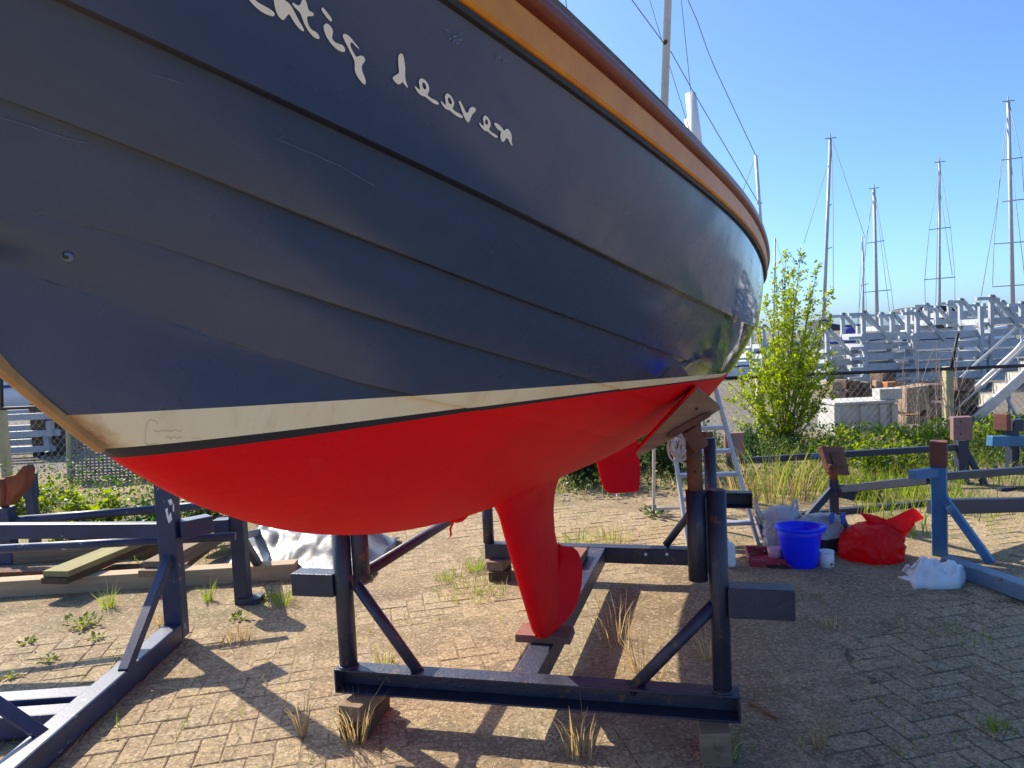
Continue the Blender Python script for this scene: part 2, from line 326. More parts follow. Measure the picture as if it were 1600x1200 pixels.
# rows across the hull (keel to sheer) in boat coordinates, with lap steps
SV=[0,.012,.03,.08,.2,.4,.6,.8,.92,.965,.988,1.]; S0=[k/12 for k in range(13)]+[.965,.988]; S0.sort()
STR=[('K','L4',S0,.05,0.),('L4','L3',SV,.004,1.),('L3','L2',SV,.004,1.),('L2','L1',SV,.004,1.),('L1','S',SV,.004,1.)]
fade={'L4':(.12,.24),'L3':(.07,.17),'L2':(.0,.10),'L1':(.0,.05)}
rows=[];strk=[];dirt=[]
for (lo,up,n,bul,lap) in STR:
    for k,s in enumerate(n):
        row=[];dr=[]
        for i,t in enumerate(TS):
            p,q=CV[lo][i],CV[up][i]; tan=(CV[lo][min(i+1,NS)]-CV[lo][max(i-1,0)]); nrm=(q-p).cross(tan); 
            nrm=nrm.normalized() if nrm.length>1e-9 else Vector((0,1,0))
            if nrm.y<0: nrm=-nrm
            if nrm.length<.5: nrm=Vector((0,1,0))
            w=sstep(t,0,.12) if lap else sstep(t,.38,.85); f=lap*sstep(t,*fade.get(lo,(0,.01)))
            j=NAMES.index(lo); pm=CV[NAMES[j-1]][i] if j>0 else Vector((p.x,-q.y,q.z)); qn=CV[NAMES[j+2]][i] if j<4 else q+(q-p)
            crp=.5*((2*p)+(q-pm)*s+(2*pm-5*p+4*q-qn)*s*s+(3*p-pm-3*q+qn)*s**3)
            fs_=sstep(t,.10,.42) if lo in('K','L4') else (sstep(t,.08,.36) if lo=='L3' else 1.)
            x=crp.lerp(p.lerp(q,s),fs_)+nrm*(bul*4*s*(1-s)*w+.010*f*(1-s))
            row.append(x)
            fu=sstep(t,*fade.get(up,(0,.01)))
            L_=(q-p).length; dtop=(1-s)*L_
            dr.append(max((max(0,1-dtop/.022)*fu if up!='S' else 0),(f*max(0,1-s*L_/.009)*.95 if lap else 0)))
        rows.append(row);strk.append((lo,k));dirt.append(dr)
hv=[];hf=[];hd=[];nr=len(rows);W1=NS+1
for r in range(nr):
    for i in range(W1): hv.append(rows[r][i]); hd.append(dirt[r][i])
for r in range(nr-1):
    for i in range(NS):
        a,b_,c,d=r*W1+i,r*W1+i+1,(r+1)*W1+i+1,(r+1)*W1+i
        hf.append((a,b_,c,d))
# lap faces (row pairs where a new strake begins) get the dark line of painted lap shade and grime: duplicate rows so shading stays crisp
port=[B(*v) for v in hv]
bvh=BVHTree.FromPolygons(port,hf)
def hit(px,py):
    d=ray(px,py).normalized(); return bvh.ray_cast(EYE+d*.05,d)
def fitline(px):
    A=[];Z=[]
    for q in px:
        h=hit(*q)
        if h[0]: a,b,z=toB(h[0]); A.append(a);Z.append(z)
    c=np.polyfit(A,Z,3); return c,min(A),max(A)
wr=fitline([(208,716),(260,710),(320,700),(430,686),(560,668.5),(690,649),(761,641),(879,624),(983,611),(1057,599),(1090,595),(1122,591.5)])
wk=fitline([(192,702),(260,693),(320,687),(430,673),(560,657),(690,641),(755,637.6),(814,627),(895,617),(983,607.5),(1090,593),(1125,589.5)])
ww=fitline([(122,649),(200,644),(320,637.6),(462,629.5),(657,617),(700,616.6),(830,607),(944,597),(1057,590),(1130,583.5)])
def ev(w,a):
    c,l,h=w; x=min(max(a,l-.25),h); return float(np.polyval(c,x))
stem=sorted([(CV['K'][i].z,CV['K'][i].x) for i in range(0,70)]+[(CV[n][0].z,CV[n][0].x) for n in NAMES[1:]])
def stem_a(z):
    for (z0,x0),(z1,x1) in zip(stem,stem[1:]):
        if z0<=z<=z1: return x0+(x1-x0)*(z-z0)/max(z1-z0,1e-6)
    return stem[0][1] if z<stem[0][0] else stem[-1][1]
boat=thing('sailboat',B(3.2,0,.24),'navy blue clinker sailboat with red bottom propped on a steel cradle','sailboat')
full=port+[B(v.x,-v.y,v.z) for v in hv]; n0=len(port)
ff=[tuple(reversed(f)) for f in hf]+[tuple(i+n0 for i in f) for f in hf]
# transom and closing faces at the stern
st=[r*W1+NS for r in range(nr)]
for k in range(nr-1): ff.append((st[k],st[k+1],st[k+1]+n0,st[k]+n0))
HFACE=len(ff)
hull_mats=None
def hullmat():
    m,nt,p=newmat('hull_paint'); v=coord(nt)
    at=lambda n:N(nt,'ShaderNodeAttribute',attribute_name=n).outputs['Fac']
    dd=at('dirt'); aa=at('aft'); sdist=at('stemd')
    f=noi(nt,v,3,6,.6); g=noi(nt,v,30,5,.65)
    st=coord(nt,(14,14,1.2)); streak=noi(nt,st,1.2,5,.6)
    navy=mixc(nt,ramp(nt,f,[(.35,(0,0,0)),(.68,(1,1,1))]),(.034,.062,.142),(.044,.075,.160))
    dust=ramp(nt,streak,[(.50,(0,0,0)),(.80,(1,1,1))]); navy=mixc(nt,math_(nt,'MULTIPLY',dust,.04),navy,(.20,.17,.14))
    cream=mixc(nt,ramp(nt,f,[(.4,(0,0,0)),(.7,(1,1,1))]),(.90,.82,.60),(.80,.67,.42))
    stain=ramp(nt,streak,[(.52,(0,0,0)),(.72,(1,1,1))]); cream=mixc(nt,math_(nt,'MULTIPLY',stain,.45),cream,(.55,.38,.18))
    rs=math_(nt,'MULTIPLY_ADD',g,-.05,math_(nt,'SUBTRACT',.045,sdist)); rs=ramp(nt,math_(nt,'MULTIPLY',rs,30.),[(.0,(0,0,0)),(.9,(1,1,1))]); cream=mixc(nt,rs,cream,(.33,.12,.025))
    pat=noi(nt,v,1.7,6,.65); red=mixc(nt,ramp(nt,pat,[(.35,(0,0,0)),(.7,(1,1,1))]),(.86,.004,.010),(.70,.006,.014)); red=mixc(nt,ramp(nt,noi(nt,v,9,5,.7),[(.60,(0,0,0)),(.74,(.5,.5,.5))]),red,(.85,.03,.04)); red=mixc(nt,ramp(nt,noi(nt,v,55,3,.7),[(.70,(0,0,0)),(.74,(.8,.8,.8))]),red,(.30,.01,.012))
    lt=lambda th:math_(nt,'GREATER_THAN',at({0.:'wred',.25:'wblk',1.:'wcrm'}[th]),0.)
    c=mixc(nt,lt(0.),red,(.014,.015,.026)); c=mixc(nt,lt(.25),c,cream); c=mixc(nt,lt(1.),c,navy)
    inw=math_(nt,'MULTIPLY',lt(.25),math_(nt,'SUBTRACT',1.,lt(1.)))
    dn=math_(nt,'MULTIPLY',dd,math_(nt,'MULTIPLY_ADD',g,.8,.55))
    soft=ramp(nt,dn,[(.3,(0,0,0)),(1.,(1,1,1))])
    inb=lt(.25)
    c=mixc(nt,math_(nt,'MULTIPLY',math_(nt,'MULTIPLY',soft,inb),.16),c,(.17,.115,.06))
    hard=ramp(nt,dd,[(.58,(0,0,0)),(.68,(1,1,1))]); nw=math_(nt,'MULTIPLY',lt(1.),math_(nt,'MULTIPLY',hard,.85)); c=mixc(nt,nw,c,(.010,.008,.008))  # dark lap line: shade under each lap painted in, mixed with grime
    nt.links.new(c,p.inputs['Base Color'])
    chalk=ramp(nt,math_(nt,'MULTIPLY_ADD',f,1.2,aa),[(.22,(1,1,1)),(.60,(0,0,0))])
    # stern half is glossy, the bow is chalky
    ro=math_(nt,'MULTIPLY_ADD',chalk,.30,.045); ro=math_(nt,'ADD',ro,math_(nt,'MULTIPLY',dust,.08))
    rn=mixc(nt,lt(1.),(.55,.55,.55),ro); nt.links.new(rn,p.inputs['Roughness'])
    bumpn=math_(nt,'ADD',math_(nt,'MULTIPLY',noi(nt,v,48,4,.65),math_(nt,'MULTIPLY',math_(nt,'SUBTRACT',1.,lt(0.)),2.2)),math_(nt,'MULTIPLY',noi(nt,v,6,3,.55),.9))
    bump(nt,p,bumpn,.16,.006); sp=mixc(nt,lt(0.),(.10,.10,.10),(.5,.5,.5)); nt.links.new(sp,p.inputs['Specular IOR Level'])
    return m
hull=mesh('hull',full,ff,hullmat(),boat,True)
def fattr(o,name,vals):
    a=o.data.attributes.new(name,'FLOAT','POINT'); a.data.foreach_set('value',vals)

def bounds(a):
    r,k,w=ev(wr,a),ev(wk,a),ev(ww,a); k=max(k,r+.004); return r,k,max(w,k+.006)
for nm_,ix in (('wred',0),('wblk',1),('wcrm',2)): fattr(hull,nm_,[(v.z-bounds(v.x)[ix])*10 for v in hv]*2)
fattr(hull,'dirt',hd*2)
fattr(hull,'aft',[(min(1,max(0,(v.x-1.8)/2.6))-.32) for v in hv]*2); fattr(hull,'stemd',[max(0,v.x-stem_a(v.z)) for v in hv]*2)
# mark lap rows as sharp
sm=[True]*len(hull.data.polygons)
lapset=set(r for r in range(nr-1) if strk[r+1][1]==0)
fi=0
for side in range(2):
    for r in range(nr-1):
        for i in range(NS):
            if r in lapset and TS[i]>.3: sm[fi]=False
            fi+=1
for k in range(fi,len(sm)): sm[k]=False
hull.data.polygons.foreach_set('use_smooth',sm)
# split normals at lap rows
es=set()
for side in range(2):
    for r in lapset:
        for i in range(NS):
            if sstep(TS[i],*fade.get(strk[r+1][0],(0,.01)))<.04: continue
            for rr in (r,r+1): a=rr*W1+i+side*n0; es.add((a,a+1))
for e in hull.data.edges:
    k=tuple(sorted(e.vertices))
    if k in es: e.use_edge_sharp=True
# deck
SH=CV['S']
dk=MB(); vs=[];fs=[]
for i in range(W1):
    p=SH[i]
    for k in range(5):
        q=-1+k/2; vs.append(B(p.x,p.y*q*.985,p.z+.045*(1-q*q)*min(1,p.y*2)+.015))
for i in range(NS):
    for k in range(4): fs.append((i*5+k,i*5+k+1,i*5+5+k+1,i*5+5+k))
dk.add(vs,fs,True); dk.build('deck',M['teak_grey'],boat)
# rub rail, cap and toe rail swept along the sheer, both sides
def outn(i):
    t=SH[min(i+1,NS)]-SH[max(i-1,0)]; n=Vector((-t.y,t.x,0)); n=n.normalized() if n.length>0 else Vector((0,1,0))
    return n if n.y>0 else -n
def sweep(name,prof,mat,smooth):
    mb=MB(); n=len(prof)
    for sgn in (1,-1):
        vs=[];fs=[]
        for i in range(0,W1):
            p=SH[i]; o=outn(i)
            for (x,z) in prof: q=p+o*x; vs.append(B(q.x,sgn*q.y,q.z+z))
        for i in range(NS):
            for k in range(n): a=(i*n+k,i*n+(k+1)%n,(i+1)*n+(k+1)%n,(i+1)*n+k); fs.append(a if sgn<0 else a[::-1])
        mb.add(vs,fs,smooth)
    return mb.build(name,mat,boat)
sweep('seam',[(-.005,-.0015),(.007,-.0015),(.009,.0045),(-.005,.0045)],M['black'],False)
sweep('rub_rail',[(0,.005),(.012,.0055),(.015,.009),(.016,.046),(.012,.052),(0,.052)],M['varnish'],False)
cap=[(.006+.021*math.cos(a),.066+.018*math.sin(a)) for a in [2*math.pi*k/14 for k in range(14)]]
sweep('rail_cap',cap,M['mahogany'],True)
sweep('toe_rail',[(-.045,.07),(-.024,.07),(-.024,.138),(-.028,.143),(-.040,.143),(-.045,.138)],M['teak_grey'],False)
# stem band
pts=[CV[n][0] for n in NAMES[:0:-1]]
sb=[CV['S'][0],CV['L1'][0],CV['L2'][0],(CV['L3'][0]+CV['L4'][0])/2,CV['K'][0]]+[CV['K'][i] for i in range(3,60,2) if CV['K'][i].z>ev(wr,CV['K'][i].x)-.003]
sb=[Vector(p) for p in sb]
vs=[];fs=[]
for i,p in enumerate(sb):
    t=(sb[min(i+1,len(sb)-1)]-sb[max(i-1,0)]).normalized(); o=Vector((-abs(t.z),0,-abs(t.x))) if True else 0
    o=Vector((t.z,0,-t.x)); o=o if o.x<0 or o.z<0 else -o
    o=o.normalized()
    for (d,w) in ((-.010,.009),(.007,.008),(.009,0),(.007,-.008),(-.010,-.009)):
        q=p+o*d; vs.append(B(q.x,w,q.z))
for i in range(len(sb)-1):
    for k in range(4): fs.append((i*5+k,i*5+k+1,i*5+6+k,i*5+5+k))
mbs=MB(); mbs.add(vs,fs,False); mbs.build('stem_band',M['stemwood'],boat)
# painted-on letters, scuffs: outlines laid on the planking
def onhull(px,py,off):
    h=hit(px,py)
    if not h[0]: return None
    n=h[1]
    if n.dot(EYE-h[0])<0: n=-n
    return h[0]+n*off
def crv(P,sub=4):
    out=[];n=len(P)
    for i in range(n):
        a,b,c,d=[Vector((*P[(i+k)%n],0)) for k in (-1,0,1,2)]
        for s in range(sub):
            t=s/sub; out.append(.5*((2*b)+(c-a)*t+(2*a-5*b+4*c-d)*t*t+(3*b-a-3*c+d)*t**3))
    return out
def decal(name,shapes,mat,off=.0016,smooth=True,each=True):
    if each:
        for sh in shapes: decal(name,[sh],mat,off,smooth,False)
        return
    mb=MB()
    for rings in shapes:
        rr=[crv(r) if smooth else [Vector((*q,0)) for q in r] for r in rings]
        tri=tessellate_polygon(rr); flat=[q for r in rr for q in r]
        P=[onhull(q.x,q.y,off) for q in flat]
        if any(p is None for p in P): continue
        mb.add(P,[tuple(t) for t in tri])
    if not mb.v: return
    o=mb.build(name,mat,boat)
    bm=bmesh.new(); bm.from_mesh(o.data); bmesh.ops.recalc_face_normals(bm,faces=bm.faces); bm.to_mesh(o.data); bm.free()
    return o
LA=lambda P:[(380+x/7.2727,y/7.2727) for x,y in P]
LB=lambda P:[(590+x/6.665,60+y/6.667) for x,y in P]
decal('letter',[
 [LA([(40,-40),(110,-20),(160,20),(230,60),(300,100),(345,140),(348,165),(335,178),(300,172),(240,150),(170,105),(110,50),(70,5)])],
 [LA([(345,-30),(420,-60),(470,0),(510,30),(545,75),(580,140),(620,220),(665,295),(683,340),(670,348),(630,320),(580,260),(540,195),(512,155),(490,175),(455,218),(430,215),(395,180),(365,120),(350,60),(342,10)])],
 [LA([(550,35),(560,25),(600,50),(625,55),(645,35),(655,5),(675,-15),(700,0),(715,40),(725,80),(740,115),(770,130),(792,150),(790,170),(765,178),(735,178),(718,190),(720,225),(735,280),(770,330),(820,360),(850,395),(858,430),(840,437),(800,420),(750,370),(710,310),(680,250),(660,195),(640,145),(610,110),(575,75)])],
 [LA([(880,95),(892,82),(920,105),(960,155),(995,205),(998,230),(985,238),(955,210),(915,160),(885,115)])],
 [LA([(905,290),(930,262),(965,275),(995,310),(1010,350),(1005,390),(1003,430),(1025,465),(1070,490),(1115,505),(1143,535),(1148,565),(1140,583),(1105,580),(1050,550),(990,490),(940,415),(915,355),(907,320)])],
 [LA([(1122,400),(1135,380),(1165,385),(1205,415),(1250,470),(1290,520),(1310,550),(1300,548),(1265,515),(1235,482),(1215,478),(1208,500),(1225,555),(1255,610),(1280,640),(1320,625),(1355,635),(1373,665),(1370,695),(1345,730),(1338,760),(1345,800),(1362,850),(1382,905),(1382,945),(1368,953),(1335,925),(1290,865),(1262,800),(1258,740),(1255,690),(1235,640),(1205,580),(1170,510),(1140,450)])],
 [LB([(210,170),(232,153),(255,170),(270,230),(278,300),(278,370),(283,430),(305,500),(298,506),(270,475),(248,450),(235,465),(205,473),(170,445),(148,410),(160,390),(195,368),(213,345),(208,280),(205,220)])],
 [LB([(378,500),(390,498),(415,520),(430,525),(428,490),(420,450),(432,418),(455,413),(490,435),(520,480),(528,525),(520,560),(510,580),(540,612),(585,635),(615,655),(628,678),(612,684),(570,668),(520,630),(480,600),(445,588),(405,550)]),LB([(455,475),(463,455),(480,462),(495,490),(497,515),(485,527),(465,510)])],
 [LB([(650,655),(662,655),(685,680),(698,685),(700,650),(692,610),(700,580),(722,570),(750,590),(775,630),(788,665),(783,700),(772,725),(800,755),(845,780),(872,800),(880,815),(865,824),(820,808),(770,770),(735,742),(705,732),(670,695)]),LB([(722,630),(730,608),(748,620),(762,650),(762,675),(748,680),(730,660)])],
 [LB([(835,655),(848,648),(870,680),(895,735),(915,770),(935,760),(945,730),(965,712),(995,712),(1013,735),(1005,760),(980,785),(962,820),(945,862),(925,865),(900,830),(875,770),(852,705)])],
 [LB([(1048,880),(1060,878),(1080,900),(1095,905),(1095,870),(1087,835),(1098,805),(1115,800),(1140,820),(1162,860),(1168,895),(1160,925),(1152,945),(1180,975),(1215,995),(1240,1015),(1238,1028),(1215,1025),(1170,995),(1135,965),(1105,955),(1070,920)]),LB([(1110,860),(1118,838),(1132,845),(1140,870),(1138,888),(1125,893),(1113,880)])],
 [LB([(1205,885),(1218,875),(1255,895),(1285,925),(1308,955),(1330,938),(1355,945),(1380,985),(1388,1030),(1388,1080),(1397,1105),(1388,1112),(1365,1080),(1345,1040),(1332,1035),(1318,1055),(1300,1073),(1280,1060),(1268,1020),(1272,985),(1275,965),(1245,945),(1220,915)])],
],M['letter'])
M['scuff']=painted('scuff',(.10,.15,.26),(.15,.21,.34),.7,40)
def strokes(name,L,w,mat,off=.0012):
    sh=[]
    for P in L:
        for (x0,y0),(x1,y1) in zip(P,P[1:]):
            d=Vector((x1-x0,y1-y0)); n=Vector((-d.y,d.x)).normalized()*w/2
            sh.append([[(x0+n.x,y0+n.y),(x1+n.x,y1+n.y),(x1-n.x,y1-n.y),(x0-n.x,y0-n.y)]])
        decal(name,sh,mat,off,False,False); sh=[]
for (x,y,r) in ((706,58,7),(693,45,4),(712,65,6),(719,52,4),(776,88,4),(788,93,3),(765,398,7),(700,47,3)):
    sc=[]
    for k in range(5 if x!=765 else 1):
        cx,cy=x+U(-r,r),y+U(-r,r)*.7; a=U(0,3); l=U(.5,1.2)*r*.6
        sc.append([[(cx+l*math.cos(a+t)*(1 if j%2 else .5),cy+l*.5*math.sin(a+t)) for j,t in enumerate([0,1,2,3,4,5])]])
    decal('scuff_mark',sc,M['scuff'],.0012,False,False)
strokes('scratch',[[(0,182),(40,194),(80,208),(118,219),(139,223)],[(155,492),(162,484)],[(238,116),(262,122),(285,130)],[(430,215),(470,232),(530,258),(585,290)]],.8,M['scuff'])
M['pencil']=painted('pencil',(.38,.33,.26),(.45,.39,.30),.8,30)
strokes('pencil_scribble',[[(247,663),(243,657),(234,655),(229,662),(227,675),(226,690),(230,694),(246,692)],[(240,671),(246,674),(252,672),(257,673),(262,672),(267,674),(272,671),(279,673),(284,672)],[(258,684),(262,680),(266,685),(271,681),(276,684),(284,682)],[(300,684),(312,683)]],.7,M['pencil'],.0014)
# small skin fitting with a bolt in the bow
fp=onhull(106,400,0); h=hit(106,400); nn=h[1] if h[1].dot(EYE-h[0])>0 else -h[1]
mb=MB(); mb.tube(fp-nn*.004,fp+nn*.003,.0055,n=14); mb.build('skin_fitting',M['scuff'],boat)
mb=MB(); q=onhull(103,398,.0035); mb.tube(q-nn*.003,q,.0032,n=12); mb.build('fitting_hole',M['black'],boat)
# keel fin with side wings
cen=BO; cn=VD
def KP(px,py,b=0.): return toB(PN(px,py,cen+VD*b,cn))
le=[KP(*q) for q in ((770,780),(778,790),(790,832),(805,882),(822,940),(837,988),(845,999))]
te=[KP(*q) for q in ((884,728),(875,742),(867,768),(865,800),(867,830),(872,856))]
def interp(L,z):
    L=sorted(L,key=lambda p:p[2])
    if z<=L[0][2]: return L[0][0]
    for p,q in zip(L,L[1:]):
        if p[2]<=z<=q[2]: return p[0]+(q[0]-p[0])*(z-p[2])/max(1e-6,q[2]-p[2])
    return L[-1][0]
zb=le[-1][2]; zt=1.06
vs=[];fs=[];NZ=26;NC=20
for i in range(NZ+1):
    z=zb+(zt-zb)*i/NZ; a0=interp(le,z); a1=interp(te,z); a1=max(a1,a0+.10)
    ch=a1-a0; th=.052*(1+.9*max(0,(z-.93)/.1)**2); th=min(th,.1)
    for k in range(NC):
        u=2*math.pi*k/NC; c=.5-.5*math.cos(u); y=th*2.2*math.sqrt(max(c,0))*(1-c)*(1 if math.sin(u)>=0 else -1)+.004*math.sin(u)
        vs.append(B(a0+ch*c,y,z))
for i in range(NZ):
    for k in range(NC): fs.append((i*NC+k,i*NC+(k+1)%NC,(i+1)*NC+(k+1)%NC,(i+1)*NC+k))
fs.append(tuple(range(NC-1,-1,-1)))
mk=MB(); mk.add(vs,fs,True)
# wings: lobes flaring out from the foot of the fin
out=[(870,846,.012),(878,853,.03),(888,853,.05),(898,855,.065),(906,864,.085),(910,880,.10),(911,900,.105),(908,928,.105),(899,952,.095),(884,973,.07),(866,988,.045),(850,998,.02),(842,994,.008)]
oc=[KP(px,py,b) for px,py,b in out]
m_=len(oc)
def wing(s):
    vs=[];fs=[];n=7
    for j,(a,b,z) in enumerate(oc):
        t=j/(m_-1); zi=.50+(zb+.02-.50)*t; ai=interp(te,max(zi,te[-1][2]))*(1-t)+(interp(le,zi)+.03)*t
        for k in range(n):
            u=k/(n-1); bb=.012+(abs(b)-.012)*u**1.9; vs.append(B(ai+(a-ai)*u,s*bb,zi+(z-zi)*u))
    for j in range(m_-1):
        for k in range(n-1): f=(j*n+k,j*n+k+1,j*n+n+k+1,j*n+n+k); fs.append(f if s>0 else f[::-1])
    w=MB(); w.add(vs,fs,True); return w
kl=mk.build('keel',M['anti_red'],boat)
for s in (1,-1):
    w=wing(s).build('keel_wing',M['anti_red'],kl); so=w.modifiers.new('t','SOLIDIFY'); so.thickness=.016; so.offset=0
    sb_=w.modifiers.new('s','SUBSURF'); sb_.levels=sb_.render_levels=1
# rudder, turned a little to port
hp=PN(926,700,BO-VD*.05,VD); dr=(UD*math.cos(math.radians(48))+VD*math.sin(math.radians(48))).normalized(); rn=dr.cross(ZD)
ro=[(928,650),(927,698),(933,724),(940,752),(944,764),(951,770),(960,771),(980,769),(994,768),(998,764),(999,735),(997,700),(994,640)]
rp=[PN(x,y,hp,rn) for x,y in ro]
mb=MB(); mb.prism([p-rn*.014 for p in rp],rn*.028); mb.build('rudder',M['anti_red'],boat,bevel=.006)
# sounder bump with a strip of torn tape
sp=PN(718,800,BO-VD*.12,VD)
mb=MB(); vs=[];fs=[]
for i in range(9):
    for k in range(16):
        a=math.pi*i/8; b=2*math.pi*k/16; vs.append(sp+UD*.09*math.cos(a)+VD*.035*math.sin(a)*math.cos(b)+ZD*(.045*math.sin(a)*math.sin(b)+.01))
for i in range(8):
    for k in range(16): fs.append((i*16+k,i*16+(k+1)%16,(i+1)*16+(k+1)%16,(i+1)*16+k))
mb.add(vs,fs,True); mb.build('sounder',M['anti_red'],boat)
y0=sp.y; P=[PY(706,812,y0-.03),PY(708,818,y0-.03),PY(704,826,y0-.03),PY(705,836,y0-.03),PY(701,842,y0-.03)]
mb=MB(); mb.prism([P[0]-CR*.004,P[1]-CR*.006,P[2]-CR*.005,P[3]-CR*.004,P[4],P[3]+CR*.003,P[2]+CR*.003,P[1]+CR*.003,P[0]+CR*.004],(0,.002,0)); mb.build('tape_strip',M['anti_red'],boat)
# deck gear seen above the rail
ym=PY(1040,180,4.6); dpl=4.75
def dp(px,py,y): return PY(px,py,y)
yb=4.7
mast_t=dp(1044.5,-30,yb); mast_b=dp(1037,196,yb); dirm=(mast_t-mast_b)
mb=MB(); mb.tube(mast_b-dirm*.45,mast_b+dirm*9,.0255,n=16); mb.build('mast',M['galv'],boat)
mb=MB(); c=dp(1038.5,180,yb); mb.tube(c-ZD*.008,c+ZD*.008,.036,n=16); mb.build('mast_collar',M['wood_old'],boat)
mb=MB(); c=dp(1039.5,66,yb-.03); mb.tube(c-Vector((0,.012,0)),c+Vector((0,.02,0)),.013,n=10); mb.build('mast_bolt',M['rust'],boat)
def far(p,q,k): return p+(q-p)*k
def wires(name,L,r,mat):
    for P in L:
        mb=MB(); mb.path(P,r,n=5); mb.build(name,mat,boat)
stn=5.75
sA=dp(1181,243,stn); sB=dp(1189,352,stn)
mb=MB(); mb.tube(sB+(sB-sA)*.35,sA,.013,n=12); mb.build('stanchion',M['galv'],boat)
c=dp(1186,317,stn); mb=MB(); mb.tube(c-CR*.022,c+CR*.022,.008,n=8); mb.build('stanchion_eye',M['galv'],boat)
wires('guard_wire',[[far(dp(1036,65,yb),dp(988,0,yb-.35),4),dp(1036,66,yb-.03),dp(1049,82,4.8),dp(1083,143,5.1),dp(1185,317,stn)],
  [far(dp(1105,77,5.2),dp(1075,0,4.9),3),dp(1075,0,4.9),dp(1090,34,5.05),dp(1105,77,5.2),dp(1116,104,5.3),dp(1148,173,5.5),sA]],.0032,M['wire'])
wires('shroud',[[far(dp(891,54,4.),dp(884,0,4.),6),dp(893,70,4.)],
  [far(dp(1034,55,4.9),dp(1017,0,4.9),6),dp(1047,106,5.),dp(1071,183,5.1),dp(1078,205,5.1)],
  [far(dp(1079,135,5.3),dp(1065,0,5.3),5),dp(1080,150,5.3)],[dp(1178,252,stn),dp(1158,306,stn-.2)]],.0025,M['wire'])
mb=MB(); a=dp(1079,147,5.25);b=dp(1090,236,5.2); mb.tube(b+(b-a)*.2,a,.042,.038,n=18); mb.build('vent_pipe',M['white_paint'],boat)
mb=MB(); a=dp(1074,187,5.35);b=dp(1081,222,5.3); mb.tube(b+(b-a)*.3,a,.028,.022,n=14); mb.build('vent_pipe',M['white_paint'],boat)
# ---------------------------------------------------------------- the steel cradle under the boat
ZT=.235; HB=.105
fl=PZ(521,1046,ZT); fr=PZ(1157,1089,ZT); fd=(fr-fl).normalized(); fn=Vector((-fd.y,fd.x,0))     # fn points away from the camera
ns=M['navy_steel']
crd=thing('boat_cradle',V((fl+fr)/2+fn*.9,0),'navy steel cradle of pipes and channel beams carrying the blue sailboat','boat cradle')
mb=MB(); mb.cbeam(fl+fn*.042,fr+fn*.042,HB,.084,-fn); mb.build('cross_beam',ns,crd,bevel=.002)
rl=PZ(757,850,ZT); rr=PZ(1118,860,ZT); rd=(rr-rl).normalized(); rn_=Vector((-rd.y,rd.x,0))
mb=MB(); mb.cbeam(rl+rn_*.04,rr+rn_*.04,HB,.08,rn_); 
mb.build('cross_beam',ns,crd,bevel=.002)
c0=PZ(816,1060,ZT-.002); c1=PZ(936,851,ZT-.002); cd=(c1-c0).normalized()
cs=fl+fn*.085; 
t0=((fl+fn*.086)-c0).dot(fn)/cd.dot(fn); t1=((rl-rn_*.001)-c0).dot(rn_)/cd.dot(rn_)
mb=MB(); mb.bar(c0+cd*t0-ZD*.05,c0+cd*t1-ZD*.05,.105,.10); mb.build('keel_beam',ns,crd,bevel=.004)
def post(name,px,py0,top,r,P0,n,mat=ns,par=crd,off=0.):
    P=PN(px,py0,P0,n); return P
fpl=fl+fn*.045; 
# front posts
P=PN(545,1040,fpl,fn); ztop=VZ(P,800); hL=PN(541,838,fpl,fn)
mb=MB(); mb.tube(V(P,ZT),V(P,ztop),.039,n=24); mb.build('post',ns,crd)
PLf=P
P=PN(1129,1082,fpl,fn); P=V(P,ZT); ztp=VZ(P,766); PRf=P
mb=MB(); mb.tube(P,V(P,ztp),.036,n=24); mb.tube(V(P,ztp-.001),V(P,ztp+.004),.031,n=20); mb.build('post',ns,crd)
# sleeves and the telescoping supports with their pads
sl=PRf-fd*.076+fn*.005; z0=VZ(sl,906); z1=VZ(sl,766)
mb=MB(); mb.tube(V(sl,z0),V(sl,z1),.0365,n=24); mb.bar(V((sl+PRf)/2,z0+.03),V((sl+PRf)/2,z1-.03),.03,.014,fn); mb.build('sleeve',ns,crd)
zi=VZ(sl,652); sup=MB(); sup.tube(V(sl,z1-.05),V(sl,zi),.029,n=20); supo=sup.build('support_tube',M['rust'],crd)
mb=MB(); bh=V(sl,VZ(sl,735)); mb.tube(bh-fn*.031,bh-fn*.022,.006,n=10); mb.build('pin_hole',M['black'],supo)
yp=sl.y-.05
def pp(x,y,yy): return PY(900+x/4.445,560+y/4.445,yy)
mb=MB(); mb.prism([pp(x,y,yp-.03) for x,y in ((838,203),(1010,348),(940,395),(700,540),(430,692),(413,655))],fn*.14); pado=mb.build('pad',M['wood_pad'],crd,bevel=.004)
mb=MB(); mb.prism([pp(x,y,yp-.036) for x,y in ((826,200),(840,203),(700,340),(560,500),(418,655),(410,648))],fn*.15); mb.build('red_smear',M['anti_red'],pado)
mb=MB(); mb.prism([pp(x,y,yp-.046) for x,y in ((660,505),(760,450),(880,385),(945,375),(930,408),(860,450),(760,505),(690,545),(640,552),(632,530))],fn*.10); mb.build('pad_plate',M['rust'],crd,bevel=.004)
mb=MB(); mb.prism([pp(x,y,yp-.052) for x,y in ((735,530),(835,470),(925,600),(832,668))],fn*.085); mb.build('pad_socket',M['rust'],crd,bevel=.006)
mb=MB(); a=pp(905,530,yp-.03); mb.tube(a-CR*.03,a+CR*.022,.011,n=6); mb.build('clamp_bolt',M['rust'],crd)
for (x,y) in ((838,350),):
    a=pp(x,y,yp-.031); mb=MB(); mb.tube(a-fn*.003,a+fn*.002,.0055,n=10); mb.build('screw_hole',M['black'],pado)
s2=PLf+fd*.072+fn*.03; z0=VZ(s2,896); z1=VZ(s2,800)
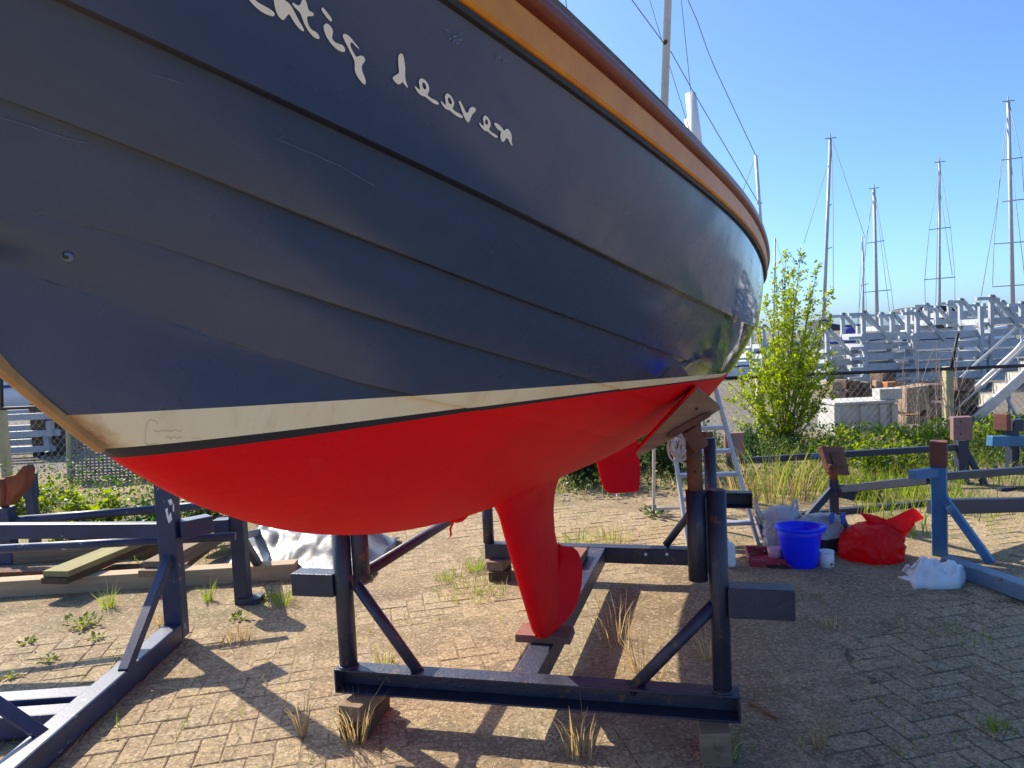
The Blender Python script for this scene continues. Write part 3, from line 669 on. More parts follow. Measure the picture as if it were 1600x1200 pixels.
mb=MB(); mb.tube(V(s2,z0),V(s2,z1),.037,n=24); mb.build('sleeve',ns,crd)
zh=bvh.ray_cast(V(s2,.3),ZD); zt_=1.15
mb=MB(); mb.tube(V(s2,z1-.05),V(s2,z1+.06),.029,n=20); mb.build('support_tube',M['rust'],crd)
# outward arms
def arm(P,a,b,h):   # channel stub from pixel row a (top) on post P to b
    pass
zA=VZ(PRf,914); L_=PN(1240,917,fpl,fn); ln=(V(L_,0)-V(PRf,0)).length
A=V(PRf+fd*.03,zA-.056); Bq=V(PRf+fd*ln,zA-.056)
mb=MB(); mb.bar(A,Bq,.085,.115); mb.build('arm',ns,crd,bevel=.004)
zA=VZ(PLf,893); L_=PN(462,895,fpl,fn); ln=(V(L_,0)-V(PLf,0)).length
mb=MB(); mb.bar(V(PLf-fd*.03,zA-.052),V(PLf-fd*ln,zA-.052),.085,.10); mb.build('arm',ns,crd,bevel=.004)
# weld beads round the feet of the pipes
def bead(P,r,n_=None): 
    m=MB(); m.path([P+Vector((math.cos(t)*r,math.sin(t)*r,U(-.002,.002))) for t in [2*math.pi*k/26 for k in range(27)]],[U(.004,.007) for k in range(27)],5,False); m.build('weld_bead',ns,crd)
bead(V(PLf,ZT+.002),.039); bead(V(PRf,ZT+.002),.036)
# braces
def pn(px,py,P0,n): return PN(px,py,P0,n)
mb=MB(); mb.tube(pn(556,912,fpl,fn),pn(657,1054,fpl,fn),.0245,n=18); mb.build('brace',ns,crd)
mb=MB(); mb.tube(pn(1119,942,fpl,fn),pn(985,1079,fpl,fn),.0245,n=18); mb.build('brace',ns,crd)
rp0=rl+rn_*.04
PLr=V(PN(764,852,rp0,rn_),ZT); PRr=V(PN(1114,862,rp0,rn_),ZT)
mb=MB(); mb.tube(PLr,V(PLr,VZ(PLr,770)),.038,n=20); mb.build('post',ns,crd)
mb=MB(); mb.tube(PRr,V(PRr,VZ(PRr,684)),.038,n=20); mb.build('post',ns,crd)
mb=MB(); mb.tube(pn(1040,852,rp0,rn_),pn(1104,768,rp0,rn_),.024,n=16); mb.build('brace',ns,crd)
mb=MB(); mb.tube(pn(775,775,rp0,rn_),pn(850,848,rp0,rn_),.024,n=16); mb.build('brace',ns,crd)
zA=VZ(PRr,768); L_=PN(1175,770,rp0,rn_); ln=(V(L_,0)-V(PRr,0)).length
mb=MB(); mb.cbeam(V(PRr+rd*.03,zA),V(PRr+rd*ln,zA),.098,.08,-rn_); mb.build('arm',ns,crd,bevel=.003)
zq=VZ(PLf,915); zq2=VZ(PLr,778)
mb=MB(); mb.tube(V(PLf,zq),V(PLr,zq2),.0265,n=18); mb.build('side_pipe',ns,crd)
mb=MB(); mb.tube(V(PRf,zq),V(PRr,zq),.0265,n=18); mb.build('side_pipe',ns,crd)
for k in (1009,1042):
    a=PN(k,866,rl+rn_*.002,rn_)
    mb=MB(); mb.tube(a-rn_*.004,a+rn_*.003,.010,n=12); mb.build('lit_hole_disc',M['galv'],crd)  # pale discs stand in for sunlit ground showing through the beam holes
# keel blocks and timber blocks under the cradle
def block(label,c,dx,lx,ly,lz,mat,group=None,name='timber_block',cat='timber block',rot=0):
    o=None; dx=dx.normalized(); dx=Matrix.Rotation(rot,3,'Z')@dx; dy=Vector((-dx.y,dx.x,0))
    mb=MB(); mb.box(c+ZD*lz/2,dx*lx/2,dy*ly/2,ZD*lz/2); o=mb.build(name,mat,bevel=.004); tag(o,label,cat,group)
    bm=bmesh.new(); bm.from_mesh(o.data); 
    for v in bm.verts: v.co+=Vector((U(-1,1),U(-1,1),U(-.5,.5)))*.004
    bm.to_mesh(o.data); bm.free(); return o
M['wood_red']=painted('wood_red',(.22,.11,.075),(.15,.08,.06),.85,5,(.40,.02,.02),.60,.6,30)
kb=PZ(848,991,ZT+.035); kb=V(kb,ZT)
block('reddish wooden block squeezed between the keel foot and the cradle beam',kb+cd*.05,fd,.25,.14,.034,M['wood_red'])
kb2=PZ(908,868,ZT); block('red stained wooden block lying on the rear end of the keel beam',V(kb2,ZT+.001)-cd*.12,cd,.26,.085,.05,M['wood_red'])
b1=V(fl+fd*.13+fn*.02,0)
zb=ZT-HB
block('dark lower timber block on the paving under the left front corner of the cradle',b1+fd*.0,fn,.28,.12,zb*.52,M['wood_dark'],rot=.05)
block('brown upper timber block directly under the left front corner of the cradle',b1+ZD*zb*.52,fn,.24,.10,zb*.47,M['wood_old'],rot=-.12)
b2=V(fr-fd*.1+fn*.02,0)
block('grey timber block on end under the right front corner of the cradle',b2,fn,.2,.11,zb*.98,M['wood_old'],rot=.06)
b3=V(rl+fd*.09+rn_*.04,0)
block('lower timber block under the rear left corner of the cradle',b3,fn,.24,.15,zb*.5,M['wood_dark'],rot=.2)
block('upper timber block wedged under the rear left corner of the cradle',b3+ZD*zb*.5,fn,.2,.12,zb*.48,M['wood_old'],rot=-.1)
# ---------------------------------------------------------------- left foreground: blue box-section cradle
bs=M['blue_steel']
ex=Vector((1,.05,0)).normalized()
Bf=PZ(284,1018,0); lc=thing('boat_cradle',V(Bf,0),'empty blue box section cradle in the left foreground beside the sailboat bow','boat cradle')
pw=.105; pc=V(PZ(277,1006,0)+Vector((-.02,.05,0)),0)
beam_end=PZ(10,1230,.0); bd=(V(PZ(60,1215,.04),0)-V(Bf,0)).normalized(); bx=Vector((-bd.y,bd.x,0)); 
if bx.x<0: bx=-bx
z_t=1.45
mb=MB(); mb.box(V(pc,z_t/2+.01),bx*pw*.5,bd*pw*.42,ZD*(z_t/2-.01)); mb.build('post',bs,lc,bevel=.008)
q0=V(pc+bd*.045,.062); mb=MB(); mb.bar(q0,q0+bd*2.1,.105,.105); mb.build('base_beam',bs,lc,bevel=.010)
bp=PN(240,868,V(pc,0),bx); be=PZ(194,1051,.10)
mb=MB(); mb.bar(V(pc+bd*.03,VZ(pc,868)),be,.05,.05,bx); mb.build('brace',bs,lc,bevel=.004)
for (px,py,h) in ((148,1078,.10),(112,1106,.10)):
    a=PZ(px,py,.11); mb=MB(); mb.bar(V(a,.062)+bx*.02,V(a,.062)-ex*1.9,.10,.10); mb.build('cross_beam',bs,lc,bevel=.008)
a=PZ(70,1150,.1); b=a-ex*.75+ZD*.55+Vector((0,-.15,0)); mb=MB(); mb.bar(a,PY(-40,1075,a.y-.05),.015,.06,fn); mb.build('strut',bs,lc,bevel=.003)
for y0,y1,hh in ((823,848,.10),(864,840,.08)): pass
zz=VZ(pc,815); mb=MB(); mb.bar(V(pc,zz-.045)-bx*.05,PY(-60,829.5,pc.y+.05),.06,.085); mb.build('rail',bs,lc,bevel=.006)
zz=VZ(pc,839); pA=V(pc,VZ(pc,842)); pyy=pc.y+.12
mb=MB(); mb.tube(PY(-60,861,pyy),PY(368,838,pyy+.25),.026,n=14); mb.build('rail',bs,lc)
st0=V(pc,VZ(pc,828)); mb=MB(); mb.bar(st0+bx*.05,st0+bx*.15+Vector((.03,.12,0)),.10,.10); mb.build('arm',bs,lc,bevel=.006)
fp_=pc-bd*0; face=bd*(1 if bd.y<0 else -1)
for P in ([(262,782),(268,779),(270,786),(266,790)],[(258,796),(262,793),(263,806),(267,800),(269,812),(264,818),(261,810)],[(270,786),(272,788),(272,800),(270,798)]):
    pl=V(pc,0)+bd*(pw*.42+.0012); q=[PN(x,y,pl,bd) for x,y in P]
    mb=MB(); mb.prism(q,bd*.0008); mb.build('paint_scrape',M['white_paint'],lc)
# second blue cradle with the post at the end of the long timber
g2=PZ(381,941,0); c2=thing('boat_cradle',V(g2,0),'blue grey cradle post with a brace behind the long pale timber','boat cradle')
mb=MB(); zt2=VZ(g2,800); mb.box(V(g2,zt2/2),bx*.045,bd*.045,ZD*zt2/2); mb.build('post',M['dark_steel'],c2,bevel=.006)
mb=MB(); mb.bar(V(g2,VZ(g2,834)),PZ(408,890,.05),.045,.045,bx); mb.build('brace',M['dark_steel'],c2)
zz=VZ(g2,808); zz2=VZ(g2,842); mb=MB(); mb.box(V(g2,(zz+zz2)/2)-bx*.09+bd*.02,bx*.05,bd*.04,ZD*(zz-zz2)/2); mb.build('bracket',bs,c2,bevel=.004)
mb=MB(); mb.box(V(g2,.02)+bx*.05,bx*.07,bd*.06,ZD*.02); mb.build('foot_plate',M['dark_steel'],c2)
mb=MB(); mb.bar(V(g2,VZ(g2,838)),PY(420,828,g2.y+2.),.05,.05); mb.build('rail',bs,c2)
# third: far left pad post with pipe
g3=PZ(16,880,0); g3.y+=0; 
c3=thing('boat_cradle',V(g3,0),'blue cradle post topped by a rusty swivel pad at the far left edge','boat cradle')
z3=VZ(g3,792); mb=MB(); mb.box(V(g3,z3/2),Vector((.052,0,0)),Vector((0,.05,0)),ZD*z3/2); mb.build('post',bs,c3,bevel=.006)
mb=MB(); mb.tube(V(g3,z3),V(g3,VZ(g3,748)),.03,n=12); mb.build('support_tube',M['rust_orange'],c3)
y=g3.y
mb=MB(); mb.prism([PY(a,b,y-.06) for a,b in ((6,746),(24,742),(36,728),(40,735),(39,752),(32,768),(22,775),(14,790),(8,788),(12,760))],(0,.12,0)); mb.build('pad',M['rust_orange'],c3,bevel=.004)
mb=MB(); a=PY(46,742,y+.5); mb.box(V(a,a.z-.1),Vector((.045,0,0)),Vector((0,.045,0)),ZD*.11); mb.build('post_head',bs,c3,bevel=.004)
mb=MB(); mb.tube(PY(28,813,y),PY(255,795,y+.35),.036,n=14); mb.tube(PY(255,795,y+.35),PY(345,787,y+.5),.036,n=14); mb.build('rail',bs,c3)
mb=MB(); a=PY(46,742,y+.5); mb.bar(V(a,0),V(a,a.z-.2),.07,.07); mb.build('post',bs,c3)
# ---------------------------------------------------------------- timber on the ground at the left
def beam(label,p,q,w,h,mat,grp=None,name='timber_beam',cat='timber'):
    p=Vector(p);q=Vector(q); d=(q-p).normalized(); L=(q-p).length
    rot=math.atan2(d.y,d.x); o=bpy.data.objects.new(name,None)
    mb=MB(); mb.box((0,0,h/2),(L/2,0,0),(0,w/2,0),(0,0,h/2)); o=mb.build(name,mat,bevel=.004)
    c=(p+q)/2; o.location=c; o.rotation_euler=(0,-math.asin(d.z),rot); return tag(o,label,cat,grp)
a=PZ(-120,942,0);b=PZ(461,906,0); n_=Vector((-(b-a).y,(b-a).x,0)).normalized()
beam('long pale squared timber lying in front of the blue cradles at the left',a+n_*.06,b+n_*.06,.12,.115,M['wood_pale'])
a=PZ(-120,889,0);b=PZ(250,871,0)
beam('long brown squared timber lying behind the pale one at the left',a+n_*.06,b+n_*.06,.11,.10,M['wood_old'])
za=.117
a=PZ(84,913,za);b=PZ(205,862,za); dd_=(b-a).normalized()
beam('lower mossy plank of the yellowish pair laid across the two long timbers',V(a,za)-dd_*.0,V(b,za)+dd_*.3,.20,.042,M['wood_dark'])
M['wood_moss']=woodmat('wood_moss',(.34,.30,.13),(.22,.20,.09),0,.85)
beam('upper yellowish plank of the pair laid across the two long timbers',V(a,za+.043)+dd_*.02,V(b,za+.043)+dd_*.3,.20,.042,M['wood_moss'])
a=PZ(232,905,za-.01);b=PZ(335,850,za-.01); dd_=(b-a).normalized()
beam('grey plank end lying behind the foreground cradle post, lower of two',V(a,za)+dd_*.0,V(b,za)+dd_*.4,.15,.05,M['wood_old'])
beam('grey weathered plank stacked on another behind the foreground cradle post',V(a,za+.051)+dd_*.06,V(b,za+.051)+dd_*.4,.15,.045,M['wood_old'])
a=PZ(290,893,.0);b=PZ(335,872,.0)
beam('short broken plank leaning between the cradle post and the tarp',V(a,.03),V(b,.10),.07,.03,M['wood_old'])
a=PZ(300,880,.0);b=PZ(330,862,.0)
beam('short pale offcut lying behind the broken plank',V(a,.09)+Vector((0,.2,0)),V(b,.12)+Vector((0,.2,0)),.09,.04,M['wood_pale'])
a=PZ(-60,911,.0);b=PZ(200,903,0)
beam('flat rusty red steel strip lying between the two long timbers',V(a,.0)+Vector((0,.1,.0)),V(b,.0)+Vector((0,.1,.0)),.12,.06,M['rust'],cat='steel strip',name='steel_strip')
a=PZ(185,858,0);b=PZ(225,855,0)
block('grey timber block under the rails of the far left cradle',V(a,0)+Vector((.15,.3,0)),Vector((1,.1,0)),.34,.12,.14,M['wood_old'])
# ---------------------------------------------------------------- silver tarpaulin
tv=[];tf=[];NXT,NYT=46,34
c00=PZ(346,886,0);c10=PZ(560,922,0);c11=PZ(618,866,0);c01=PZ(385,845,0)
c01=V(c01,0)+Vector((0,.5,0)); c11=V(c11,0)+Vector((0,.4,0))
for j in range(NYT+1):
    for i in range(NXT+1):
        u,v=i/NXT,j/NYT
        p=V(c00,0)*(1-u)*(1-v)+V(c10,0)*u*(1-v)+V(c11,0)*u*v+V(c01,0)*(1-u)*v
        e=min(1,min(u,1-u)*5)*min(1,min(v*3.2,(1-v)*5)); 
        fold=abs(math.sin(u*5.2+v*2.2+fbm(u*3,v*3,1.3)*2))**.6
        h=.02+e*(.17+.06*fold+.06*fbm(u*4,v*4,1.2))+.05*max(0,fbm(u*5+9,v*4,1.5))*(1-e)
        p=p+Vector((fbm(u*4,v*4,1.1),fbm(u*4+7,v*4,1.1),0))*.05
        tv.append(V(p,h))
for j in range(NYT):
    for i in range(NXT): k=j*(NXT+1)+i; tf.append((k,k+1,k+NXT+2,k+NXT+1))
tp=mesh('tarpaulin',tv,tf,M['tarp'],None,True); tag(tp,'crumpled silver grey tarpaulin spread on the ground behind the left cradle arm','tarpaulin')
so=tp.modifiers.new('s','SOLIDIFY'); so.thickness=.006
# ---------------------------------------------------------------- stepladder
al=M['alu']
lf=PZ(1184,850,0); lad=thing('stepladder',lf,'aluminium stepladder standing behind the right side of the sailboat cradle','stepladder')
ptop=PY(1113,590,5.62); d=(ptop-lf); apR=lf+d*1.35
lb=PZ(1021,806,0); wv=Vector((-.52,.04,0)); apL=apR+wv*.62; lfL=lf+wv
def rail(p,q,nm): mb=MB(); mb.bar(p,q,.026,.062,Vector((0,1,.3))); return mb.build(nm,al,lad,bevel=.003)
rail(lf,apR,'side_rail'); rail(lfL,apL,'side_rail')
mb=MB(); mb.bar(lb,apL+Vector((0,.08,-.03)),.022,.035,Vector((0,1,.3))); mb.build('rear_leg',al,lad)
lbR=lb-wv*.98; mb=MB(); mb.bar(lbR,apR+Vector((0,.08,-.03)),.022,.035,Vector((0,1,.3))); mb.build('rear_leg',al,lad)
for py in (816,777,740,704,668,632):
    # tread height from the right rail seen at row py
    best=min(((abs((600-F*((lf+(apR-lf)*t-EYE).dot(CU))/((lf+(apR-lf)*t-EYE).dot(_f)))-py),t) for t in [k/400 for k in range(400)]))[1]
    p=lf+(apR-lf)*best; q=lfL+(apL-lfL)*best
    mb=MB(); mb.bar(p,q,.075,.028); mb.build('tread',al,lad,bevel=.003)
for t in (.04,.42):
    mb=MB(); mb.bar(lb+(apL-lb)*t,lbR+(apR-lbR)*t,.018,.022); mb.build('rear_bar',al,lad)
# coil of rope hanging behind the pad
mb=MB(); rc=PY(1065,700,5.2)
for k in range(7):
    r=.055+U(-.012,.012); o=Vector((U(-.05,.05),U(-.04,.04),U(-.03,.03)))
    mb.path([rc+o+Vector((r*math.cos(a),.012*math.sin(a*2+k),1.6*r*math.sin(a))) for a in [2*math.pi*i/22 for i in range(23)]],.007,6)
tag(mb.build('rope_coil',M['rope']),'pale coil of rope hanging on the stepladder behind the wooden pad','rope')
# ---------------------------------------------------------------- bucket and bags
bk=PZ(1262,893,0); bq=Vector((bk.x,bk.y+.12,0)); buc=thing('bucket',bq,'bright blue oval plastic bucket standing on the paving before the bags','bucket')
def oval(rx,ry,z,rot=-.12,n=40,sp=0):
    o=[]
    for k in range(n):
        a=2*math.pi*k/n; e=1+sp*max(0,math.cos(a))**10
        x,y=rx*e*math.cos(a),ry*math.sin(a); o.append(bq+Vector((x*math.cos(rot)-y*math.sin(rot),x*math.sin(rot)+y*math.cos(rot),z)))
    return o
def lathe(secs,mat,name,par,cap=True):
    n=len(secs[0]); vs=[p for s in secs for p in s]; fs=[]
    for i in range(len(secs)-1):
        for k in range(n): fs.append((i*n+k,i*n+(k+1)%n,(i+1)*n+(k+1)%n,(i+1)*n+k))
    if cap: fs.append(tuple(range(n-1,-1,-1)))
    mb=MB(); mb.add(vs,fs,True); return mb.build(name,mat,par)
HBk=.275
o=lathe([oval(.105,.085,0),oval(.110,.09,.006),oval(.138,.112,HBk*.8),oval(.150,.12,HBk,sp=.08),oval(.143,.113,HBk,sp=.08),oval(.132,.106,HBk*.8),oval(.10,.08,.012),oval(.01,.01,.012)],M['blue_plastic'],'bucket_body',buc)
lathe([oval(.150,.12,HBk-.016,sp=.08),oval(.162,.132,HBk-.014,sp=.09),oval(.164,.134,HBk,sp=.09),oval(.158,.128,HBk+.006,sp=.09),oval(.146,.116,HBk+.003,sp=.08)],M['blue_plastic'],'rim',buc,False)
# bucket handle resting on the rim
h=oval(.166,.136,HBk-.006)[22:40]; mb=MB(); mb.path([p+Vector((0,-.012,-.010*math.sin(math.pi*i/17))) for i,p in enumerate(h)],.0045,6); mb.build('handle',M['blue_plastic'],buc)
def blob(name,mat,label,cat,rings,seed,crease=.02,n=72,par=None,freq=9.,solid=0):
    """closed lofted bag: rings of (centre, half width vector, half depth vector), pushed into creases"""
    vs=[];fs=[]
    for (c,x,y) in rings:
        for k in range(n):
            a=2*math.pi*k/n; p=c+x*math.cos(a)+y*math.sin(a); d=(p-c)
            f=noise.fractal(p*(freq*.55)+Vector((seed,0,0)),.9,2.,2); w_=noise.noise(p*4+Vector((0,seed,3)))*.5
            q_=Vector((p.x*freq*.8+w_,p.y*freq*.8,p.z*freq*1.7+p.x*freq*1.3+w_*3)); r=1-abs(noise.noise(q_+Vector((0,seed,0))))*2.2; r2=1-abs(noise.noise(Vector((p.x*freq*3.,p.y*freq*1.2,p.z*freq*1.4+seed))))*2.2
            f=f+.55*max(r,0)**2.5+.42*max(r2,0)**2.5; r=0
            nrm=d.normalized() if d.length>0 else ZD
            vs.append(p+nrm*(crease*(f-.9*r)*min(1,d.length/.05)))
    m=len(rings)
    for i in range(m-1):
        for k in range(n): fs.append((i*n+k,i*n+(k+1)%n,(i+1)*n+(k+1)%n,(i+1)*n+k))
    fs.append(tuple(range(n-1,-1,-1))); fs.append(tuple(range((m-1)*n,m*n)))
    zmin=.003
    for v in vs: v.z=max(v.z,zmin)
    o=mesh(name,vs,fs,mat,par,True)
    if par is None: tag(o,label,cat)
    return o
def rings_px(L,y,depth,sub=5):
    """L: (xl,xr,row) outline rows of the picture at distance y; smooth interpolation"""
    out=[];m=len(L)
    P=[(PY((l+r)/2,row,y),abs((PY(r,row,y)-PY(l,row,y)).x)/2) for l,r,row in L]
    for i in range(m-1):
        for s in range(sub):
            t=s/sub; t=t; c=P[i][0].lerp(P[i+1][0],t); w=P[i][1]*(1-t)+P[i+1][1]*t; out.append((c,Vector((w,0,0)),Vector((0,min(w*depth,.16),0))))
    c,w=P[-1]; out.append((c,Vector((w,0,0)),Vector((0,min(w*depth,.16),0)))); return out
# red bag
ry=PZ(1380,880,0).y+.12
rb=thing('rubbish_bag',Vector((PY(1380,880,ry).x,ry,0)),'red plastic rubbish bag with a flared open top beside the dark tote bag','rubbish bag')
blob('bag_body',M['film_red'],'','',rings_px([(1345,1395,884),(1328,1402,878),(1320,1404,862),(1321,1403,844),(1328,1401,831),(1338,1397,823),(1352,1388,817)],ry,.9,7),3.,.026,110,rb,8)
def flap(poly,y0,y1,name,par,mat,seed,t=.012):
    # puffed sheet: outline filled as a grid between upper and lower edges
    top,bot=poly; n=26; vs=[];fs=[]; m=12
    def samp(L,t):
        t*=len(L)-1; i=min(int(t),len(L)-2); t-=i; return (L[i][0]*(1-t)+L[i+1][0]*t,L[i][1]*(1-t)+L[i+1][1]*t)
    for s in (1,-1):
        b=len(vs)
        for i in range(n+1):
            a=samp(top,i/n);c=samp(bot,i/n)
            for j in range(m+1):
                u=j/m; x=a[0]*(1-u)+c[0]*u;y=a[1]*(1-u)+c[1]*u; yy=y0+(y1-y0)*i/n
                q=PY(x,y,yy); g=math.sin(math.pi*u)*.055*math.sin(math.pi*min(1,.15+i/n*.85))
                q=q+Vector((0,s*g,0))+Vector((0,1,.3))*.03*noise.fractal(q*12+Vector((seed,s,0)),.8,2.,3)*math.sin(math.pi*u)
                vs.append(q)
        for i in range(n):
            for j in range(m): f=(b+i*(m+1)+j,b+i*(m+1)+j+1,b+(i+1)*(m+1)+j+1,b+(i+1)*(m+1)+j); fs.append(f if s>0 else f[::-1])
    return mesh(name,vs,fs,mat,par,True)
flap(([(1376,826),(1384,812),(1400,806),(1418,797),(1425,794),(1432,796),(1444,809)],[(1385,846),(1400,850),(1412,845),(1420,832),(1426,818),(1436,814),(1444,810)]),ry-.03,ry+.02,'bag_neck',rb,M['film_red'],1)
flap(([(1345,801),(1358,803),(1370,806),(1384,811)],[(1346,804),(1358,819),(1370,828),(1390,832)]),ry+.05,ry,'bag_flap',rb,M['film_red'],5)
# grey plastic carrier
gy_=PZ(1222,864,0).y+.1
gb=thing('carrier_bag',Vector((PY(1222,864,gy_).x,gy_,0)),'crumpled translucent grey carrier bag full of stuff behind the blue bucket','plastic bag')
blob('bag_body',M['film_grey'],'','',rings_px([(1212,1232,866),(1202,1240,860),(1196,1243,845),(1192,1245,828),(1190,1246,812),(1192,1245,803),(1198,1240,796),(1208,1230,792)],gy_,.8,8),8.,.030,80,gb,9)
for L1_,L2_ in (([(1192,812),(1186,797),(1180,780)],[(1180,780),(1182,800),(1190,818)]),([(1231,803),(1238,790),(1244,779)],[(1244,779),(1246,794),(1243,808)])):
    mb=MB(); mb.path([PY(a,b,gy_-.06+.02*k) for k,(a,b) in enumerate(L1_)],[.016,.010,.006],6); mb.path([PY(a,b,gy_-.02+.01*k) for k,(a,b) in enumerate(L2_)],[.006,.010,.018],6); mb.build('bag_handle',M['film_grey'],gb)
mb=MB(); mb.prism([PY(a,b,gy_+.02) for a,b in ((1182,808),(1193,812),(1199,850),(1196,850))],(0,.05,0)); mb.build('bag_side',M['blue_fabric'],gb)
# dark tote
ty=PZ(1300,872,0).y+.2
tb=thing('tote_bag',Vector((PY(1295,872,ty).x,ty,0)),'dark fabric tote bag with blue handles between the bucket and the red bag','tote bag')
blob('bag_body',M['dark_fabric'],'','',rings_px([(1262,1318,873),(1258,1324,868),(1254,1326,845),(1256,1322,825),(1258,1318,808)],ty,.55,6),4.,.012,60,tb,8)
blob('bag_content',M['film_grey'],'','',rings_px([(1252,1312,838),(1246,1312,824),(1244,1312,813),(1250,1310,808),(1262,1306,804)],ty-.06,.5,8),14.,.032,80,tb,12)
for x in (1300,1318):
    mb=MB(); mb.prism([PY(x-3,806,ty-.18),PY(x,801,ty-.16),PY(x+4,802,ty-.14),PY(x+3,818,ty-.18),PY(x-2,820,ty-.19)],(0,.02,0)); mb.build('handle',M['blue_fabric'],tb,bevel=.003)
# white cloth
wy=PZ(1460,922,0).y
cl=[];cf=[];n1,n2=46,30
outl_t=[(1402,901),(1412,898),(1418,893),(1430,890),(1440,882),(1446,876),(1458,879),(1470,876),(1482,879),(1496,884),(1506,889),(1510,893)]
outl_b=[(1402,902),(1412,906),(1420,908),(1424,914),(1428,921),(1440,919),(1455,921),(1470,921),(1485,921),(1500,920),(1508,910),(1511,900)]
def samp(L,t):
    t*=len(L)-1; i=min(int(t),len(L)-2); t-=i; return (L[i][0]*(1-t)+L[i+1][0]*t,L[i][1]*(1-t)+L[i+1][1]*t)
for i in range(n1+1):
    a=samp(outl_t,i/n1);b=samp(outl_b,i/n1)
    zb_=.004; pb=PZ(b[0],b[1],zb_); top=PY(a[0],a[1],pb.y+.10)
    for j in range(n2+1):
        u=j/n2; hgt=max(.01,top.z)
        y=pb.y+.30*u*min(1,hgt/.09); prof=math.sin(math.pi*min(1,u*.5/.33) if u<.33 else math.pi*(.5+.5*(u-.33)/.67))
        prof=(u/.33)**.55 if u<.33 else (1-((u-.33)/.67)**1.6)
        q=Vector((pb.x+(top.x-pb.x)*min(1,u*3),y,zb_+hgt*prof))
        w=noise.fractal(q*13,.8,2.1,4); q+=Vector((.2*w,0,1))*.042*min(1,hgt/.08)*(w-.6*abs(noise.noise(q*19)))*min(1,prof*1.5)
        q.z=max(q.z,.003); cl.append(q)
for i in range(n1):
    for j in range(n2): k=i*(n2+1)+j; cf.append((k,k+n2+1,k+n2+2,k+1))
cw=mesh('cloth',cl,cf,M['cloth_white'],None,True); tag(cw,'crumpled white cloth lying on the paving at the right','cloth'); so=cw.modifiers.new('s','SOLIDIFY'); so.thickness=.004
# red paint tray with pink tub, tin, jug
ty_=PZ(1212,888,0); tr=thing('paint_tray',V(ty_,0)+Vector((0,.1,0)),'red paint roller tray on the ground left of the blue bucket','paint tray')
c=V(ty_,0)+Vector((0,.12,0)); 
mb=MB(); X=Vector((.14,-.03,0)); Y_=Vector((.02,.10,0))
mb.box(c+ZD*.03,X,Y_,ZD*.006)
for s in (1,-1): mb.bar(c+X*s-Y_+ZD*.045,c+X*s+Y_+ZD*.07,.012,.05); mb.bar(c-X+Y_*s+ZD*(.045+.02*s),c+X+Y_*s+ZD*(.045+.01*s),.012,.05)
mb.build('tray',M['red_plastic'],tr,bevel=.004)
mb=MB(); mb.bar(c-X*.2-Y_*1.2+ZD*.012,c+X*.7-Y_*1.3+ZD*.012,.02,.02); mb.build('tray_foot',M['black'],tr)
mb=MB(); p=PY(1211,878,c.y-.03); p=V(p,.04); mb.tube(p,p+ZD*.075,.042,.05,n=20); tub=mb.build('tub',M['pink_tub']); tag(tub,'small pink plastic tub standing in the red paint tray','tub')
mb=MB(); mb.tube(c+X*.2-Y_*1.1+ZD*.07,c+X*.9-Y_*1.4+ZD*.012,.005,n=6); tag(mb.build('paint_brush',M['red_plastic']),'thin red handled brush leaning on the front edge of the paint tray','paint brush')
p=PZ(1297,889,0)+Vector((0,.05,0)); tn=thing('paint_tin',p,'small white paint tin with a hazard label right of the blue bucket','paint tin')
mb=MB(); mb.tube(p+ZD*.002,p+ZD*.105,.048,n=24); mb.build('tin_body',M['white_paint'],tn)
mb=MB(); mb.tube(p+ZD*.103,p+ZD*.109,.050,n=24); mb.build('lid',M['white_paint'],tn)
a=Vector((.012,-.0482,.03))+p; mb=MB(); mb.prism([a+Vector((-.010,0,0)),a+Vector((0,-.001,-.010)),a+Vector((.010,0,0)),a+Vector((0,-.001,.010))],(0,.002,0)); mb.build('hazard_mark',M['anti_red'],tn)
p=PZ(1139,889,0)+Vector((0,.05,0)); jg=thing('jug',p,'white plastic jug standing behind the right front post of the cradle','jug')
mb=MB(); mb.box(p+ZD*.085,Vector((.055,0,0)),Vector((0,.045,0)),ZD*.083); mb.build('jug_body',M['white_paint'],jg,bevel=.02)
mb=MB(); mb.tube(p+ZD*.165,p+ZD*.2,.02,n=14); mb.build('cap',M['white_paint'],jg)
p=PY(1079,864,4.55); mb=MB(); mb.prism([PY(1074,868,4.5),PY(1078,857,4.5),PY(1086,862,4.5),PY(1084,876,4.5),PY(1078,875,4.5)],(0,.04,0)); tag(mb.build('rag',M['film_red']),'scrap of red rag tucked on the rear beam beside the sleeve','rag')
# splinter of wood, blue litter
a=PZ(1172,1100,0);b=PZ(1218,1126,0); mb=MB(); mb.bar(V(a,.008),V(b,.010),.018,.010); tag(mb.build('wood_splinter',M['wood_pad']),'thin brown splinter of wood on the paving right of the cradle corner','splinter')
# ---------------------------------------------------------------- right foreground: blue empty cradle
ts=M['teal_steel']; ds=M['dark_steel']
def sqpost(px,py,top,w,name,mat,par,rot=.5,y=None):
    P=PZ(px,py,0) if y is None else V(PY(px,py,y),0); z=VZ(P,top); x=Vector((math.cos(rot),math.sin(rot),0)); yv=Vector((-x.y,x.x,0))
    mb=MB(); mb.box(V(P,z/2),x*w/2,yv*w/2,ZD*z/2); mb.build(name,mat,par,bevel=.006); return V(P,0),z,x,yv
g=PZ(1471,866,0); r1=thing('boat_cradle',V(g,0),'empty blue cradle with a rust topped post at the right edge','boat cradle')
P1,z1_,x1,y1_=sqpost(1469,868,728,.092,'post',ts,r1,-.62)
zt1=VZ(P1,689); mb=MB(); mb.box(V(P1,(z1_+zt1)/2)+x1*.0,x1*.052,y1_*.052,ZD*(zt1-z1_)/2); mb.build('pad',M['pad_brown'],r1,bevel=.005)
